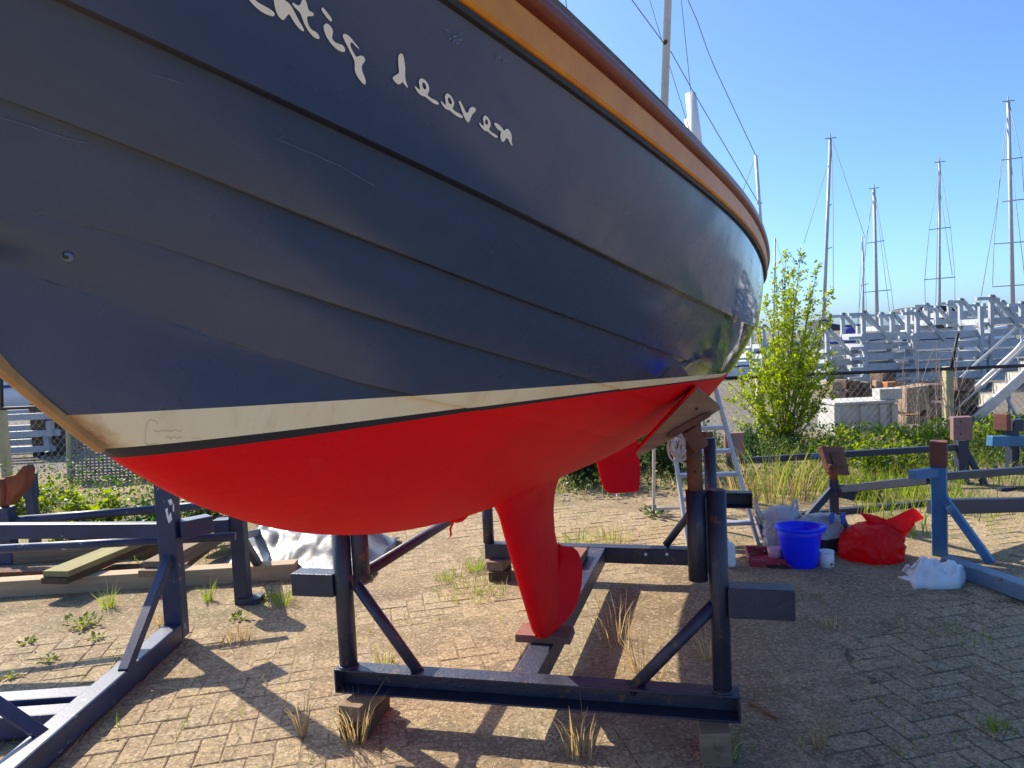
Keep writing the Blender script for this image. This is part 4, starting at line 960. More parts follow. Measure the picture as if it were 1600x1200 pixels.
q=V(P1,VZ(P1,737)); e=PY(1424,740,P1.y-.06); mb=MB(); mb.bar(q,V(e,q.z),.06,.062); mb.build('arm',ts,r1,bevel=.004)
mb=MB(); mb.bar(V(P1,VZ(P1,750))+Vector((0,.1,0)),PY(1700,727,6.2),.05,.055); mb.build('rail',ds,r1,bevel=.004)
mb=MB(); mb.bar(V(P1,VZ(P1,797))+Vector((0,.1,0)),PY(1700,786,5.6),.07,.105); mb.build('rail',ds,r1,bevel=.006)
mb=MB(); mb.bar(V(P1,VZ(P1,768)),PZ(1549,880,.04),.05,.05,Vector((1,1,0))); mb.build('brace',ts,r1,bevel=.004)
a=PZ(1478,871,.09);b=PZ(1640,926,.09); mb=MB(); mb.bar(V(a,.052),V(b,.052),.09,.10); mb.build('base_beam',M['peel_blue'],r1,bevel=.008)
P2,z2_,x2,y2_=sqpost(1304,838,748,.07,'post',ds,r1,-.3,y=5.75)
yy=P2.y
mb=MB(); mb.tube(V(P2,z2_-.02),V(P2,VZ(P2,726)),.036,n=14); mb.build('support_tube',M['rust_orange'],r1)
pc_=[PY(a,b,yy-.02+k) for a,b,k in ((1284,697,0.03),(1318,698,.12),(1328,742,.06),(1297,738,-.02))]
nrm=(pc_[1]-pc_[0]).cross(pc_[3]-pc_[0]).normalized(); mb=MB(); mb.prism(pc_,nrm*(.05 if nrm.y>0 else -.05)); pd=mb.build('pad',M['pad_brown'],r1,bevel=.005)
cc=sum(pc_,Vector())/4; mb=MB(); nn=nrm if nrm.y<0 else -nrm; mb.prism([cc+(p-cc)*.5+nn*.012 for p in pc_],nn*-.012); mb.build('pad_plate',M['rust'],pd)
mb=MB(); a=V(P2,VZ(P2,727)); mb.tube(a-CR*.05-Vector((0,.03,0)),a+CR*.05-Vector((0,.03,0)),.016,n=10); mb.build('pivot_bolt',M['rust'],r1)
mb=MB(); mb.bar(V(P2,VZ(P2,762)),PY(1262,808,yy-.15),.05,.05,fn); mb.build('brace',ds,r1)
mb=MB(); mb.prism([PY(1311,758,yy-.05),PY(1342,762,yy-.1),PY(1334,783,yy-.1),PY(1311,777,yy-.05)],(0,.012,0)); mb.box(PY(1326,759.5,yy-.03),Vector((.075,0,0)),Vector((0,.05,0)),ZD*.005); mb.build('gusset',ds,r1)
mb=MB(); mb.bar(V(P2,VZ(P2,768))+Vector((0,.06,0)),V(P1,VZ(P1,755))+Vector((0,.12,0)),.05,.062); mb.build('rail',ds,r1,bevel=.004)
mb=MB(); mb.bar(PY(1250,806,yy+.25),PY(1460,786,yy+.5),.06,.062); mb.build('rail',ds,r1,bevel=.004)
# second: the cradle behind with the long top rail
y2=7.0
r2=thing('boat_cradle',V(PY(1500,760,y2),0),'empty dark blue cradle with a flat pink pad, before the yellow fence post','boat cradle')
P3,z3_,x3,y3_=sqpost(1503,760,688,.10,'post',ds,r2,-.1,y=y2)
mb=MB(); c=PY(1502,669,y2-.04); mb.box(c,Vector((.095,0,0)),Vector((0,.03,.004)),ZD*.115); pd=mb.build('pad',M['pad_pink'],r2,bevel=.005)
for py in (659,678):
    c=PY(1502,py,y2-.08); mb=MB(); mb.tube(c,c+Vector((0,.02,0)),.007,n=8); mb.build('screw_hole',M['black'],pd)
mb=MB(); mb.bar(PY(1498,699,y2),PY(1155,720,7.3),.05,.062); mb.build('rail',ds,r2,bevel=.004)
mb=MB(); c=PY(1272,712.5,7.13); mb.prism([PY(1268,709,7.13),PY(1282,708,7.13),PY(1274,718,7.13)],(0,.004,0)); mb.build('paint_patch',ts,r2)
mb=MB(); mb.bar(PY(1508,703,y2),PY(1556,790,y2-.2),.05,.06,fn); mb.build('brace',ds,r2,bevel=.004)
P5,z5,_,_=sqpost(1142,745,706,.08,'post',ds,r2,-.1,y=7.35)
mb=MB(); c=PY(1147,694,7.3); mb.box(c,Vector((.10,0,0)),Vector((0,.03,0)),ZD*.12); mb.build('pad',M['pad_pink'],r2,bevel=.005)
# third at the right edge
y4=7.3; r3=thing('boat_cradle',V(PY(1582,745,y4),0),'empty blue cradle at the right edge with a tilted rusty pad before the stairs','boat cradle')
P4,z4,_,_=sqpost(1582,745,672,.09,'post',ds,r3,.2,y=y4)
mb=MB(); c=PY(1566,659,y4); mb.box(c,Vector((.035,.02,0)),Vector((-.03,.06,0)),ZD*.085); mb.build('pad',M['pad_brown'],r3,bevel=.005)
mb=MB(); c=PY(1588,664,y4); mb.box(c,Vector((.05,0,0)),Vector((0,.04,0)),ZD*.06); mb.build('pad_socket',ds,r3,bevel=.005)
mb=MB(); mb.bar(PY(1546,689,y4-.1),PY(1640,689,y4+.05),.08,.105); mb.build('arm',ts,r3,bevel=.005)
mb=MB(); mb.bar(PY(1588,682,y4),PY(1640,750,y4-.2),.05,.05,fn); mb.build('brace',ts,r3)
mb=MB(); mb.bar(PY(1560,768,6.6),PY(1680,760,6.9),.06,.07); mb.build('rail',ds,r3)
# ---------------------------------------------------------------- chain link fence
FY=10.0
fence=thing('chain_link_fence',(2,FY,0),'low chain link fence with a dark top rail and yellow concrete post across the yard','fence')
XL,XR=-9.5,10.5
def fz(x): return 1.0
mb=MB(); mb.tube(PY(-200,647,FY),PY(1750,565,FY),.024,n=10); mb.build('top_rail',M['black'],fence)
vs=[];fs=[]
def wire(p,q,r):
    d=(q-p).normalized(); a=d.cross(Vector((0,1,0))).normalized()*r; b=Vector((0,r,0)); n=len(vs)
    for o in (p,q):
        for k in (a,b,-a,-b): vs.append(o+k)
    for k in range(4): fs.append((n+k,n+(k+1)%4,n+4+(k+1)%4,n+4+k))
htop=PY(800,606,FY).z; pitch=.094
x=XL-1
while x<XR:
    for s in (1,-1):
        p=Vector((x,FY+.004*s,.03));q=Vector((x+s*htop*.8,FY+.004*s,htop)); wire(p,q,.0017)
    x+=pitch
mesh('chain_link',vs,fs,M['mesh_wire'],fence)
def fpost(px,py0,py1,w,mat):
    P=PY(px,py1,FY+.06); mb=MB(); mb.box(Vector((P.x,FY+.07,PY(px,py0,FY).z/2)),Vector((w/2,0,0)),Vector((0,w/2,0)),ZD*PY(px,py0,FY).z/2); return mb.build('post',mat,fence,bevel=.008)
fpost(1483,573,700,.105,M['conc_post']); fpost(12,640,760,.10,M['conc_post'])
for px in (420,940,1190,1780): fpost(px,600+(800-px)*.045,700,.10,M['conc_post'])
mb=MB(); mb.tube(PY(1486,577,FY),PY(1497,520,FY),.02,n=8); mb.build('stake',M['black'],fence)
mb=MB(); mb.tube(PY(3,640,FY),PY(2,560,FY),.022,n=8); mb.build('stake',M['black'],fence)
# woven lattice panel leaning on the fence
wp=thing('woven_panel',V(PY(170,765,9.6),0),'weathered grey woven lattice panel leaning against the fence at the left','panel')
y=9.55; o=PY(105,662,y+.2); XW=PY(290,700,y).x-o.x; hz=o.z
vs=[];fs=[]
def strip(P,w,n=1):
    b=len(vs)
    for i,p in enumerate(P):
        d=(P[min(i+1,len(P)-1)]-P[max(i-1,0)]).normalized(); a=d.cross(Vector((0,1,0))).normalized()*w
        vs.append(p+a);vs.append(p-a)
    for i in range(len(P)-1): fs.append((b+2*i,b+2*i+1,b+2*i+3,b+2*i+2))
nxs,nzs=30,20
def wpnt(u,v,off): return Vector((o.x+.10*(1-v)+XW*u,y+.22*v+off-.0,.02+(hz-.02)*v))
for i in range(nxs+1): strip([wpnt(i/nxs,j/nzs,.012*(1 if (i+j)%2 else -1)) for j in range(nzs+1)],.011)
for j in range(nzs+1): strip([wpnt(i/nxs,j/nzs,.012*(-1 if (i+j)%2 else 1)) for i in range(nxs+1)],.011)
M['lattice']=painted('lattice',(.30,.28,.25),(.20,.19,.17),.9,8)
lt=mesh('lattice',vs,fs,M['lattice'],wp); so=lt.modifiers.new('s','SOLIDIFY'); so.thickness=.008
mb=MB(); mb.path([wpnt(0,v/6,0) for v in range(7)],.035,8); mb.build('edge_pole',M['conc_post'],wp)
# ---------------------------------------------------------------- grey stacked cradles behind the fence
gs=M['grey_steel']
def grey_cradle(xl,xr,row,y,label,up=1.,brace=0,arm=1,dep=1.3,grp='grey steel cradles stacked behind the fence',h=.165):
    a=PY(xl,row,y);b=PY(xr,row-(xr-xl)*.012,y); b.z=a.z; b.y=a.y
    t=thing('stacked_cradle',V((a+b)/2+Vector((0,dep/2,0)),a.z-h),label,'boat cradle',grp)
    mb=MB(); mb.bar(a-ZD*h/2,b-ZD*h/2,.10,h); mb.build('beam',gs,t)
    mb=MB(); mb.bar(a-ZD*h/2+Vector((.15,dep,0)),b-ZD*h/2+Vector((.15,dep,0)),.10,h); mb.build('beam',gs,t)
    L=(b-a).length
    for f in (.04,.96):
        p=a.lerp(b,f); mb=MB(); mb.bar(p-ZD*h/2+Vector((0,.051,0)),p-ZD*h/2+Vector((.15,dep-.051,0)),.10,h*.9); mb.build('beam',gs,t)
    if up:
        for f,yy in ((.04,0),(.96,0),(.04,dep)):
            p=a.lerp(b,f)+Vector((.15*yy/dep,yy-.055 if yy==0 else yy+.055,-h)); mb=MB(); mb.bar(p,p+ZD*(h+up*.235),.09,.09); mb.build('post',gs,t)
            if arm and f<.5:
                q=p+ZD*(h+up*.235-.09); mb=MB(); mb.bar(q,q-Vector((.36,0,0)),.08,.075); mb.build('arm',gs,t)
            if brace and f<.5:
                q=p+ZD*(h+up*.235-.02)+Vector((.03,.01,0)); mb=MB(); mb.bar(q,q+Vector((brace*.62,0,-brace*.75)),.07,.11,Vector((0,1,0))); mb.build('brace',gs,t)
    return t
ordn=['topmost','second from the top','third from the top','fourth from the top','fifth from the top','sixth from the top','seventh from the top','lowest']
Yg=17.6
def column(xl,xr,rows,nm,y,**k):
    for i,r in enumerate(rows):
        grey_cradle(xl+U(-3,3),xr+U(-4,4),r,y+U(-.05,.05),'grey steel cradle, %s in the %s stack beyond the fence'%(ordn[i if i<len(rows)-1 else 7],nm),up=(2.4 if i==0 else 1.),brace=(1.1 if i<1 else 0),arm=1,**k)
column(1346,1423,[521,537,553,569,585,600],'left',Yg)
column(1424,1536,[520,536,552,568,584,600],'middle',Yg-.3)
column(1540,1640,[497,515,532,549,566,584],'right',Yg-.2)
column(1290,1345,[546,562,578,594],'low leftmost',Yg+.6)
column(1190,1288,[538,554,570,586],'far left',Yg+2.5)
grey_cradle(1458,1538,499,Yg+2.2,'grey steel cradle with a sunlit broad top beam behind the middle stack',up=1.6,brace=.9)
grey_cradle(1372,1452,509,Yg+3.4,'grey steel cradle with a tall post rising behind the left stack',up=1.7,brace=.8)
grey_cradle(1478,1560,487,Yg+3.2,'grey steel cradle standing highest behind the right stack',up=1.4,brace=1.0)
grey_cradle(1560,1640,480,Yg+3.9,'grey steel cradle lying high at the back right of the stacks',up=.9,brace=.8)
grey_cradle(1590,1680,497,Yg+1.6,'grey steel cradle with a raised arm at the far right edge beyond the fence',up=1.9,brace=1.0)
for i,r in enumerate((655,682,706,728)):
    grey_cradle(-140,96-i*4,r,12.4+.1*i,'grey steel cradle, %s of the low stack behind the left end of the fence'%['topmost','second','third','lowest'][i],up=.7,brace=0,h=.11,grp='grey steel cradles behind the left fence')
# timber blocks heaped beyond the fence
M['block_a']=M['wood_brown']; M['block_b']=painted('block_b',(.36,.26,.17),(.26,.18,.12),.9,4,None,.6,.6,20); M['block_c']=painted('block_c',(.42,.17,.06),(.32,.13,.05),.9,4,None,.6,.5,20)
Yb=12.6
def hblock(px,py,w,h,d,y,mat,rot,label='weathered brown timber block in the heap beyond the chain link fence'):
    c=PY(px,py,y); x=Matrix.Rotation(rot,3,'Z')@Vector((1,0,0)); yv=Vector((-x.y,x.x,0)); tl=U(-.16,.16)
    mb=MB(); mb.box((0,0,0),x*w/2+ZD*tl*w/2,yv*d/2,ZD*h/2); o=mb.build('timber_block',mat,bevel=.012); o.location=c
    return tag(o,label,'timber block','timber blocks heaped beyond the fence')
xs=[1292,1306,1320,1334,1349,1366,1382,1400,1417,1430,1446]
for r,(py,off) in enumerate(((650,0),(634,5),(618,0))):
    for i,x in enumerate(xs):
        hblock(x+off+U(-2,2),py+U(-1,1),.165,.175,.4,Yb+U(-.1,.1),M['block_a'] if R()<.65 else M['block_b'],U(-.5,.5))
for x,py in ((1300,603),(1316,600),(1333,601),(1350,604),(1372,602),(1403,605)): hblock(x,py,.17,.17,.35,Yb+U(-.1,.1),M['block_b'] if R()<.5 else M['block_a'],U(-.4,.4))
hblock(1380,590,.30,.20,.3,Yb,M['block_a'],.3,'broad dark timber block on top of the heap beyond the fence')
hblock(1389,605,.17,.20,.3,Yb-.25,M['block_c'],-.1,'orange timber block near the middle of the heap beyond the fence')
hblock(1416,610,.12,.08,.3,Yb-.25,M['pad_brown'],-.1,'small reddish timber block right of the orange one in the heap')
for x,py,w,h in ((1424,622,.36,.40),(1456,612,.34,.26),(1456,640,.36,.22),(1422,656,.36,.16),(1466,660,.36,.2),(1424,675,.36,.14),(1496,600,.30,.22),(1503,622,.3,.22),(1500,645,.3,.24)):
    hblock(x,py,w,h,.4,11.6+U(-.05,.05),M['block_a'] if R()<.5 else M['block_b'],U(-.1,.1),'large brown timber baulk stacked between the grey panel and the stairs')
# grey concrete panel with ribs and a pale block on it
pn_=thing('concrete_trough',V(PY(1350,690,10.7),0),'light grey ribbed concrete trough just behind the fence by the young tree','concrete trough')
y=10.7; a=PY(1303,629,y);b=PY(1398,627,y); zt=a.z
mb=MB(); mb.box(Vector(((a.x+b.x)/2,y+.3,zt/2-.02)),Vector(((b.x-a.x)/2,0,0)),Vector((0,.3,0)),ZD*(zt/2-.02)); mb.build('panel_body',M['concrete'],pn_,bevel=.01)
mb=MB(); mb.box(Vector(((a.x+b.x)/2,y+.28,zt-.02)),Vector(((b.x-a.x)/2+.02,0,0)),Vector((0,.34,0)),ZD*.02); mb.build('rim',M['concrete'],pn_,bevel=.006)
for px in (1306,1348,1378,1396):
    q=PY(px,650,y); mb=MB(); mb.box(Vector((q.x,y-.02,zt/2-.03)),Vector((.045,0,0)),Vector((0,.03,0)),ZD*(zt/2-.03)); mb.build('rib',M['concrete'],pn_,bevel=.006)
c=PY(1386,620,y+.12); mb=MB(); mb.box(V(c,zt+.085),Vector((.17,0,0)),Vector((0,.12,0)),ZD*.083); tag(mb.build('concrete_block',M['concrete'],bevel=.008),'pale concrete block lying on top of the ribbed concrete trough','concrete block')
# boarding stairs
yA,yB=11.3,12.1
stt=thing('boarding_stairs',V(PY(1500,690,yA),0),'aluminium boarding stairs with tube handrails and grey treads behind the fence','stairs')
def tubepx(L,y,r,nm): mb=MB(); mb.path([PY(a,b,y) for a,b in L],r,8); mb.build(nm,M['alu'],stt)
tubepx([(1393,700),(1396,680),(1410,668),(1480,609),(1526,567),(1588,512),(1595,514),(1597,534),(1585,548),(1526,603),(1490,642),(1448,676),(1440,690)],yB,.021,'handrail')
tubepx([(1492,641),(1560,580),(1640,505)],yA,.019,'handrail')
mb=MB(); mb.bar(PY(1522,656,yA),PY(1660,533,yA),.05,.15,Vector((0,0,1))); mb.build('stringer',M['alu'],stt)
mb=MB(); mb.bar(PY(1450,676,yB),PY(1620,520,yB),.05,.10,Vector((0,0,1))); mb.build('stringer',M['alu'],stt)
M['tread']=painted('tread',(.40,.37,.31),(.48,.45,.38),.85,6,(.25,.21,.17),.66,.5,40)
for i in range(8):
    px,py=1522+20.5*i,657-17.6*i
    p=PY(px,py,yA+.04); q=PY(px-22,py-3,yB-.03); q.z=p.z
    mb=MB(); mb.hexa([p+Vector((-.12,0,-.02)),p+Vector((.10,0,-.02)),q+Vector((.10,0,-.02)),q+Vector((-.12,0,-.02)),p+Vector((-.12,0,.02)),p+Vector((.10,0,.02)),q+Vector((.10,0,.02)),q+Vector((-.12,0,.02))]); mb.build('tread',M['tread'],stt)
    mb=MB(); mb.hexa([p+Vector((-.125,0,-.15)),p+Vector((-.105,0,-.15)),q+Vector((-.105,0,-.15)),q+Vector((-.125,0,-.15)),p+Vector((-.125,0,-.022)),p+Vector((-.105,0,-.022)),q+Vector((-.105,0,-.022)),q+Vector((-.125,0,-.022))]); mb.build('riser',M['tread'],stt)
tubepx([(1568,612),(1610,690)],yA,.024,'strut'); tubepx([(1524,645),(1522,700)],yA,.02,'strut'); tubepx([(1577,605),(1577,690)],yA+.3,.02,'strut')
# ---------------------------------------------------------------- boats and masts in the harbour behind
def mast(px0,py0,px1,py1,y,r,label,spreaders=(),stays=(),head=1):
    T=PY(px0,py0,y);Bm=PY(px1,py1,y); d=Bm-T; G=Bm+d*((Bm.z-0.5)/max(-d.z,1e-3)) if Bm.z>.5 else Bm
    t=thing('yacht_mast',G,label,'mast','yacht masts in the harbour'); mb=MB(); mb.tube(G,T,r*.8,r*.6,n=10); mb.build('spar',M['mastm'],t)
    for row,l,rr in spreaders:
        p=T+(Bm-T)*((row-py0)/(py1-py0)); mb=MB(); mb.tube(PY(p_x(p)-l,row+2,y),PY(p_x(p)+rr,row-2,y),.03,n=6); mb.build('spreader',M['stay'],t)
    for L in stays:
        mb=MB(); mb.path([PY(a,b,y+c) for a,b,c in L],.017,4); mb.build('stay',M['stay'],t)
    if head:
        mb=MB(); mb.bar(T+Vector((-.35,0,.05)),T+Vector((.35,0,.1)),.05,.05); mb.bar(T,T+ZD*.35,.05,.05); mb.build('wind_vane',M['stay'],t)
    return t
def p_x(P): q=P-EYE; return 800+F*q.dot(CR)/q.dot(_f)
mast(1297.5,218,1288,470,42,.14,'tall grey mast rising right behind the young tree',[(321,0,6),(388,0,9)],[[(1299,220,0),(1302,330,0),(1302,460,0)],[(1293,258,0),(1256,380,0)],[(1301,220,0),(1352,372,3)]])
mast(1365.5,296,1371,520,46,.15,'mast with two pairs of spreaders right of the thin short mast',[(378,14,14),(455,22,22)],[[(1366,300,0),(1352,380,0),(1346,510,0)],[(1367,300,0),(1380,378,0),(1393,455,0),(1400,520,0)],[(1367,305,0),(1394,520,0)],[(1363,300,0),(1338,520,0)]])
mast(1468,255,1468,500,44,.10,'slim mast with wide double spreaders in the middle of the row',[(357,17,17),(435,24,24)],[[(1468,258,0),(1452,358,0),(1445,436,0),(1446,500,0)],[(1468,258,0),(1485,355,0),(1492,433,0),(1492,500,0)],[(1467,260,0),(1462,480,0)],[(1469,300,0),(1488,430,0)]])
mast(1575.5,160,1583,500,40,.15,'tallest mast at the right edge with three pairs of spreaders',[(248,12,20),(313,14,24),(379,27,30),(446,32,34)],[[(1576,165,0),(1564,255,0),(1553,380,0),(1551,446,0)],[(1578,165,0),(1596,247,0),(1600,300,0)],[(1580,255,0),(1602,440,0)],[(1574,200,0),(1556,330,0),(1530,480,0)]])
mast(1347.5,369,1350,520,52,.085,'short thin mast left of the taller mast with two spreaders',[(445,5,8)],[[(1347,372,0),(1343,445,0),(1341,520,0)],[(1348,372,0),(1356,520,0)]],0)
mast(1211,372,1209,520,60,.11,'thin mast half hidden behind the stern and the leaves of the young tree',[],[[(1212,374,0),(1226,420,0)]],0)
def yacht(cx,row,y,Lh,hh,label,rot=0,cabin=1,cover=None):
    """simple laid-up boat: flared hull with sheer, deckhouse with windows, on the hard"""
    P=PY(cx,row,y); t=thing('moored_boat',V(P,0),label,'boat'); 
    X=Matrix.Rotation(rot,3,'Z')@Vector((1,0,0)); Yv=Vector((-X.y,X.x,0)); n=24; secs=[]
    zt=P.z
    for i in range(n+1):
        u=i/n; w=.16*Lh*(1-max(0,(u-.45)/.55)**2.2)*(.75+.25*min(1,u*3)); z1=zt+hh*.22*(u-.3)**2; z0=zt-hh*(1-.55*max(0,(u-.6)/.4)**2)
        c=V(P,0)+X*(Lh*(u-.5)); secs.append([c+Yv*(w*f)+ZD*(z0+(z1-z0)*g) for f,g in ((-1,1),(-.93,.5),(-.6,.1),(0,0),(.6,.1),(.93,.5),(1,1))])
    vs=[p for s in secs for p in s];fs=[]
    for i in range(n):
        for k in range(6): fs.append((i*7+k,i*7+k+1,i*7+8+k,i*7+7+k))
        fs.append((i*7+6,i*7,i*7+7,i*7+13))
    fs.append(tuple(range(7))); mb=MB(); mb.add(vs,fs,True); mb.build('hull',M['far_white'],t)
    mb=MB()
    for s in (-1,1):
        mb.path([V(P,0)+X*(Lh*(i/n-.5))+Yv*(s*.16*Lh*1.0*(1-max(0,(i/n-.45)/.55)**2.2)*(.75+.25*min(1,i/n*3)))+ZD*(zt+hh*.22*(i/n-.3)**2-hh*.12) for i in range(n)],.035,6)
    mb.build('stripe',M['blue_cover'],t)
    if cabin:
        c=V(P,zt+.22); mb=MB(); b=[c+X*a*Lh+Yv*w*Lh-ZD*.25 for a,w in ((-.25,-.10),(.22,-.08),(.22,.08),(-.25,.10))]; tp=[c+X*a*Lh+Yv*w*Lh+ZD*.28 for a,w in ((-.23,-.085),(.10,-.065),(.10,.065),(-.23,.085))]
        mb.hexa(b+tp); mb.build('cabin',M['far_white'],t,bevel=.04)
        for k in range(3):
            mb=MB(); q=c+X*((-.17+.1*k)*Lh)-Yv*(.098*Lh)+ZD*.02; mb.box(q,X*.035*Lh,Yv*.012,ZD*.09); mb.build('window',M['glass'],t)
    return t
bo=yacht(1318,528,20.5,3.4,1.0,'white hulled boat with an orange sticker and dark cover behind the young tree',0,0)
mb=MB(); mb.bar(PY(1313,524,19.6),PY(1324,524,19.6),.01,.17,Vector((0,0,1))); mb.build('sticker',M['orange_sign'],bo)
mb=MB(); mb.prism([PY(a,b,20.3) for a,b in ((1280,500),(1292,498),(1300,505),(1318,508),(1348,506),(1349,512),(1320,516),(1280,518))],(0,.8,0)); mb.build('boom_cover',M['far_dark'],bo,bevel=.03)
mb=MB(); mb.tube(PY(1318,519,19.7),PY(1333,518,19.7),.14,n=12); mb.build('sail_cover',M['blue_cover'],bo)
b2_=yacht(1470,520,24,5.0,1.5,'motor boat with a dark bimini top behind the grey cradle stacks',0,1)
mb=MB(); L=[PY(a,b,23.5) for a,b in ((1432,485),(1436,481),(1448,478),(1470,477),(1484,478),(1494,483),(1496,487))]; 
for p,q in zip(L,L[1:]): mb.hexa([p-ZD*.08,q-ZD*.08,q-ZD*.08+Vector((0,1.6,0)),p-ZD*.08+Vector((0,1.6,0)),p,q,q+Vector((0,1.6,0)),p+Vector((0,1.6,0))])
mb.build('bimini',M['far_dark'],b2_)
for a,b,c,d in ((1433,485,1446,508),(1495,486,1480,506),(1484,480,1502,512)): mb=MB(); mb.tube(PY(a,b,23.5),PY(c,d,23.5),.02,n=6); mb.build('bimini_frame',M['mastm'],b2_)
mb=MB(); mb.prism([PY(a,b,23.2) for a,b in ((1466,500),(1470,496),(1500,500),(1506,508),(1448,508))],(0,1.2,0)); mb.build('windscreen',M['far_dark'],b2_)
yacht(1225,560,26,7,1.3,'white boat on the hard seen through the leaves of the young tree',.1,1)
yacht(20,596,17,5.5,.9,'white motor boat with blue stripe behind the left end of the fence',0,1)
yacht(70,612,30,8,1.4,'white boat farther behind at the left under the sailboat bow',.1,0)
mb=MB(); c=PY(85,628,12.9); mb.box(V(c,c.z/2+.0),Vector((.28,0,0)),Vector((0,.3,0)),ZD*(c.z/2)); tag(mb.build('storage_crate',M['wood_dark'],bevel=.02),'dark storage crate behind the left end of the fence','crate')
# ---------------------------------------------------------------- vegetation
rng=np.random.default_rng(5)
class LV:
    def __init__(s): s.v=[];s.f=[]
    def leaf(s,p,d,n,l,w):
        d=d.normalized(); x=d.cross(n); x=x.normalized() if x.length>1e-5 else d.orthogonal(); b=len(s.v); up=x.cross(d)*l*.12
        s.v+=[p,p+d*l*.5+x*w-up,p+d*l,p+d*l*.5-x*w-up]; s.f+=[(b,b+1,b+2),(b,b+2,b+3)]
    def blade(s,p,d,bend,l,w):
        x=d.cross(ZD); x=x.normalized() if x.length>1e-4 else Vector((1,0,0)); x=Matrix.Rotation(U(0,3.14),3,'Z')@x; b=len(s.v)
        m=p+d*l*.55+bend*l*.12; t=p+d*l+bend*l*.45
        s.v+=[p-x*w,p+x*w,m-x*w*.75,m+x*w*.75,t]; s.f+=[(b,b+1,b+3,b+2),(b+2,b+3,b+4)]
    def build(s,name,mat,par=None): return mesh(name,s.v,s.f,mat,par)
def rv(): 
    while 1:
        v=Vector((U(-1,1),U(-1,1),U(-1,1)))
        if .05<v.length<1: return v.normalized()
# young tree by the fence
ty0=9.55; tb_=PY(1222,700,ty0); tb_.z=0
tree=thing('young_tree',tb_,'young many stemmed tree in bright spring leaf by the fence beyond the stern','tree')
lv=LV(); stm=MB()
tips=[(1252,386,0),(1227,396,.1),(1280,413,-.1),(1212,412,.2),(1297,452,.05),(1240,425,-.2),(1195,462,.1),(1181,512,0),(1167,548,.2),(1286,505,.25),(1266,450,.2),(1154,590,-.1),(1306,540,.1),(1228,470,-.25),(1258,520,-.3),(1205,540,-.3),(1176,610,-.3),(1300,590,-.2),(1142,625,.1),(1262,600,-.35),(1222,585,-.4),(1190,645,-.35),(1284,640,-.3),(1160,575,-.4),(1172,560,-.5),(1294,500,-.2),(1305,575,-.4),(1215,500,-.5),(1240,560,-.5),(1200,600,-.5),(1270,560,-.5),(1185,500,.3),(1232,440,.3),(1262,480,.3),(1140,600,-.5),(1150,660,-.25),(1245,655,-.4)]
for k,(x,yv,dy) in enumerate(tips):
    T=PY(x,yv,ty0+dy); b=tb_+Vector((U(-.13,.13),U(-.1,.1),0)); m=b.lerp(T,.5)+Vector((U(-.06,.06),U(-.06,.06),0))+(T-b).cross(Vector((0,1,0))).normalized()*U(-.08,.08)
    P=[]; nseg=16
    for i in range(nseg+1):
        t=i/nseg; p=b*(1-t)**2+m*2*t*(1-t)+T*t*t; P.append(p+Vector((U(-1,1),U(-1,1),0))*.008)
    L=(T-b).length; stm.path(P,[.014*(1-.8*i/nseg)*(.6+.4*L/2.8) for i in range(nseg+1)],5)
    ntw=int(25*L)
    for j in range(ntw):
        t=U(.28 if L>1.2 else .15,1.)**.9; i=min(int(t*nseg),nseg-1); p=P[i].lerp(P[i+1],t*nseg-i)
        d=(rv()+ZD*.5+(P[i+1]-P[i]).normalized()*.5).normalized(); tl=U(.06,.34)*(1.2-t*.8); q=p+d*tl
        if R()<.35: stm.path([p,q],[.003,.0015],4,False)
        for s in range(int(tl*44)+3):
            u=U(.1,1); dd=(d*.5+rv()*.9-ZD*.35).normalized(); l=U(.028,.054)
            lv.leaf(p+d*tl*u+rv()*.015,dd,rv()+ZD*.8,l,l*.33)
stm.build('trunk',M['bark'],tree); lv.build('crown',M['leaf_tree'],tree)
def bush(px,py,y,rx,ry,h,n,ls,mat,label,par_cat='bush',name='bush',lean=0):
    c=V(PY(px,py,y),0); t=thing(name,c,label,par_cat); lv=LV(); st=MB()
    for k in range(max(5,int(n/60))):
        a=U(0,6.28); r=R()**.5; e=c+Vector((rx*r*math.cos(a)+lean*h,ry*r*math.sin(a),h*U(.55,1.08)*(1-.35*r*r))); b=c+Vector((rx*.35*U(-1,1),ry*.35*U(-1,1),0))
        st.path([b,b.lerp(e,.5)+Vector((U(-.03,.03),U(-.03,.03),.04)),e],[.005,.004,.002],4,False)
        m=int(60*U(.6,1.4))
        for j in range(m):
            u=U(.15,1.02); p=b.lerp(e,u)+rv()*.075*(1.3-u*.6); l=ls*U(.6,1.3)
            lv.leaf(p,(rv()+ZD*.25).normalized(),rv()*.7+ZD,l,l*.36)
    st.build('stems',M['bark'],t); lv.build('foliage',mat,t); return t
bush(140,848,6.3,.38,.32,.50,2200,.058,M['leaf_mid'],'bright yellow green bush behind the rails of the left cradles')
bush(40,850,7.4,.5,.4,.42,1300,.055,M['leaf_mid'],'green bush behind the far left cradle post near the picture edge')
bush(240,850,6.6,.36,.3,.30,800,.05,M['leaf_dark'],'dark green bush right of the bright one before the woven panel')
bush(322,848,7.0,.35,.3,.36,700,.05,M['leaf_dark'],'low dark green bush under the bow behind the left cradle')
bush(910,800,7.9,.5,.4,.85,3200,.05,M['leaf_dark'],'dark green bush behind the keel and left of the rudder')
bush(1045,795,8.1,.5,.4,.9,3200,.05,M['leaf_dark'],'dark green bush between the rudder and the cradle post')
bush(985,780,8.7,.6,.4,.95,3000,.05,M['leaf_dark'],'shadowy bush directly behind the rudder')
bush(1385,790,7.6,.55,.4,.46,1700,.05,M['leaf_mid'],'leafy green bush between the brown tilted pad and the blue post')
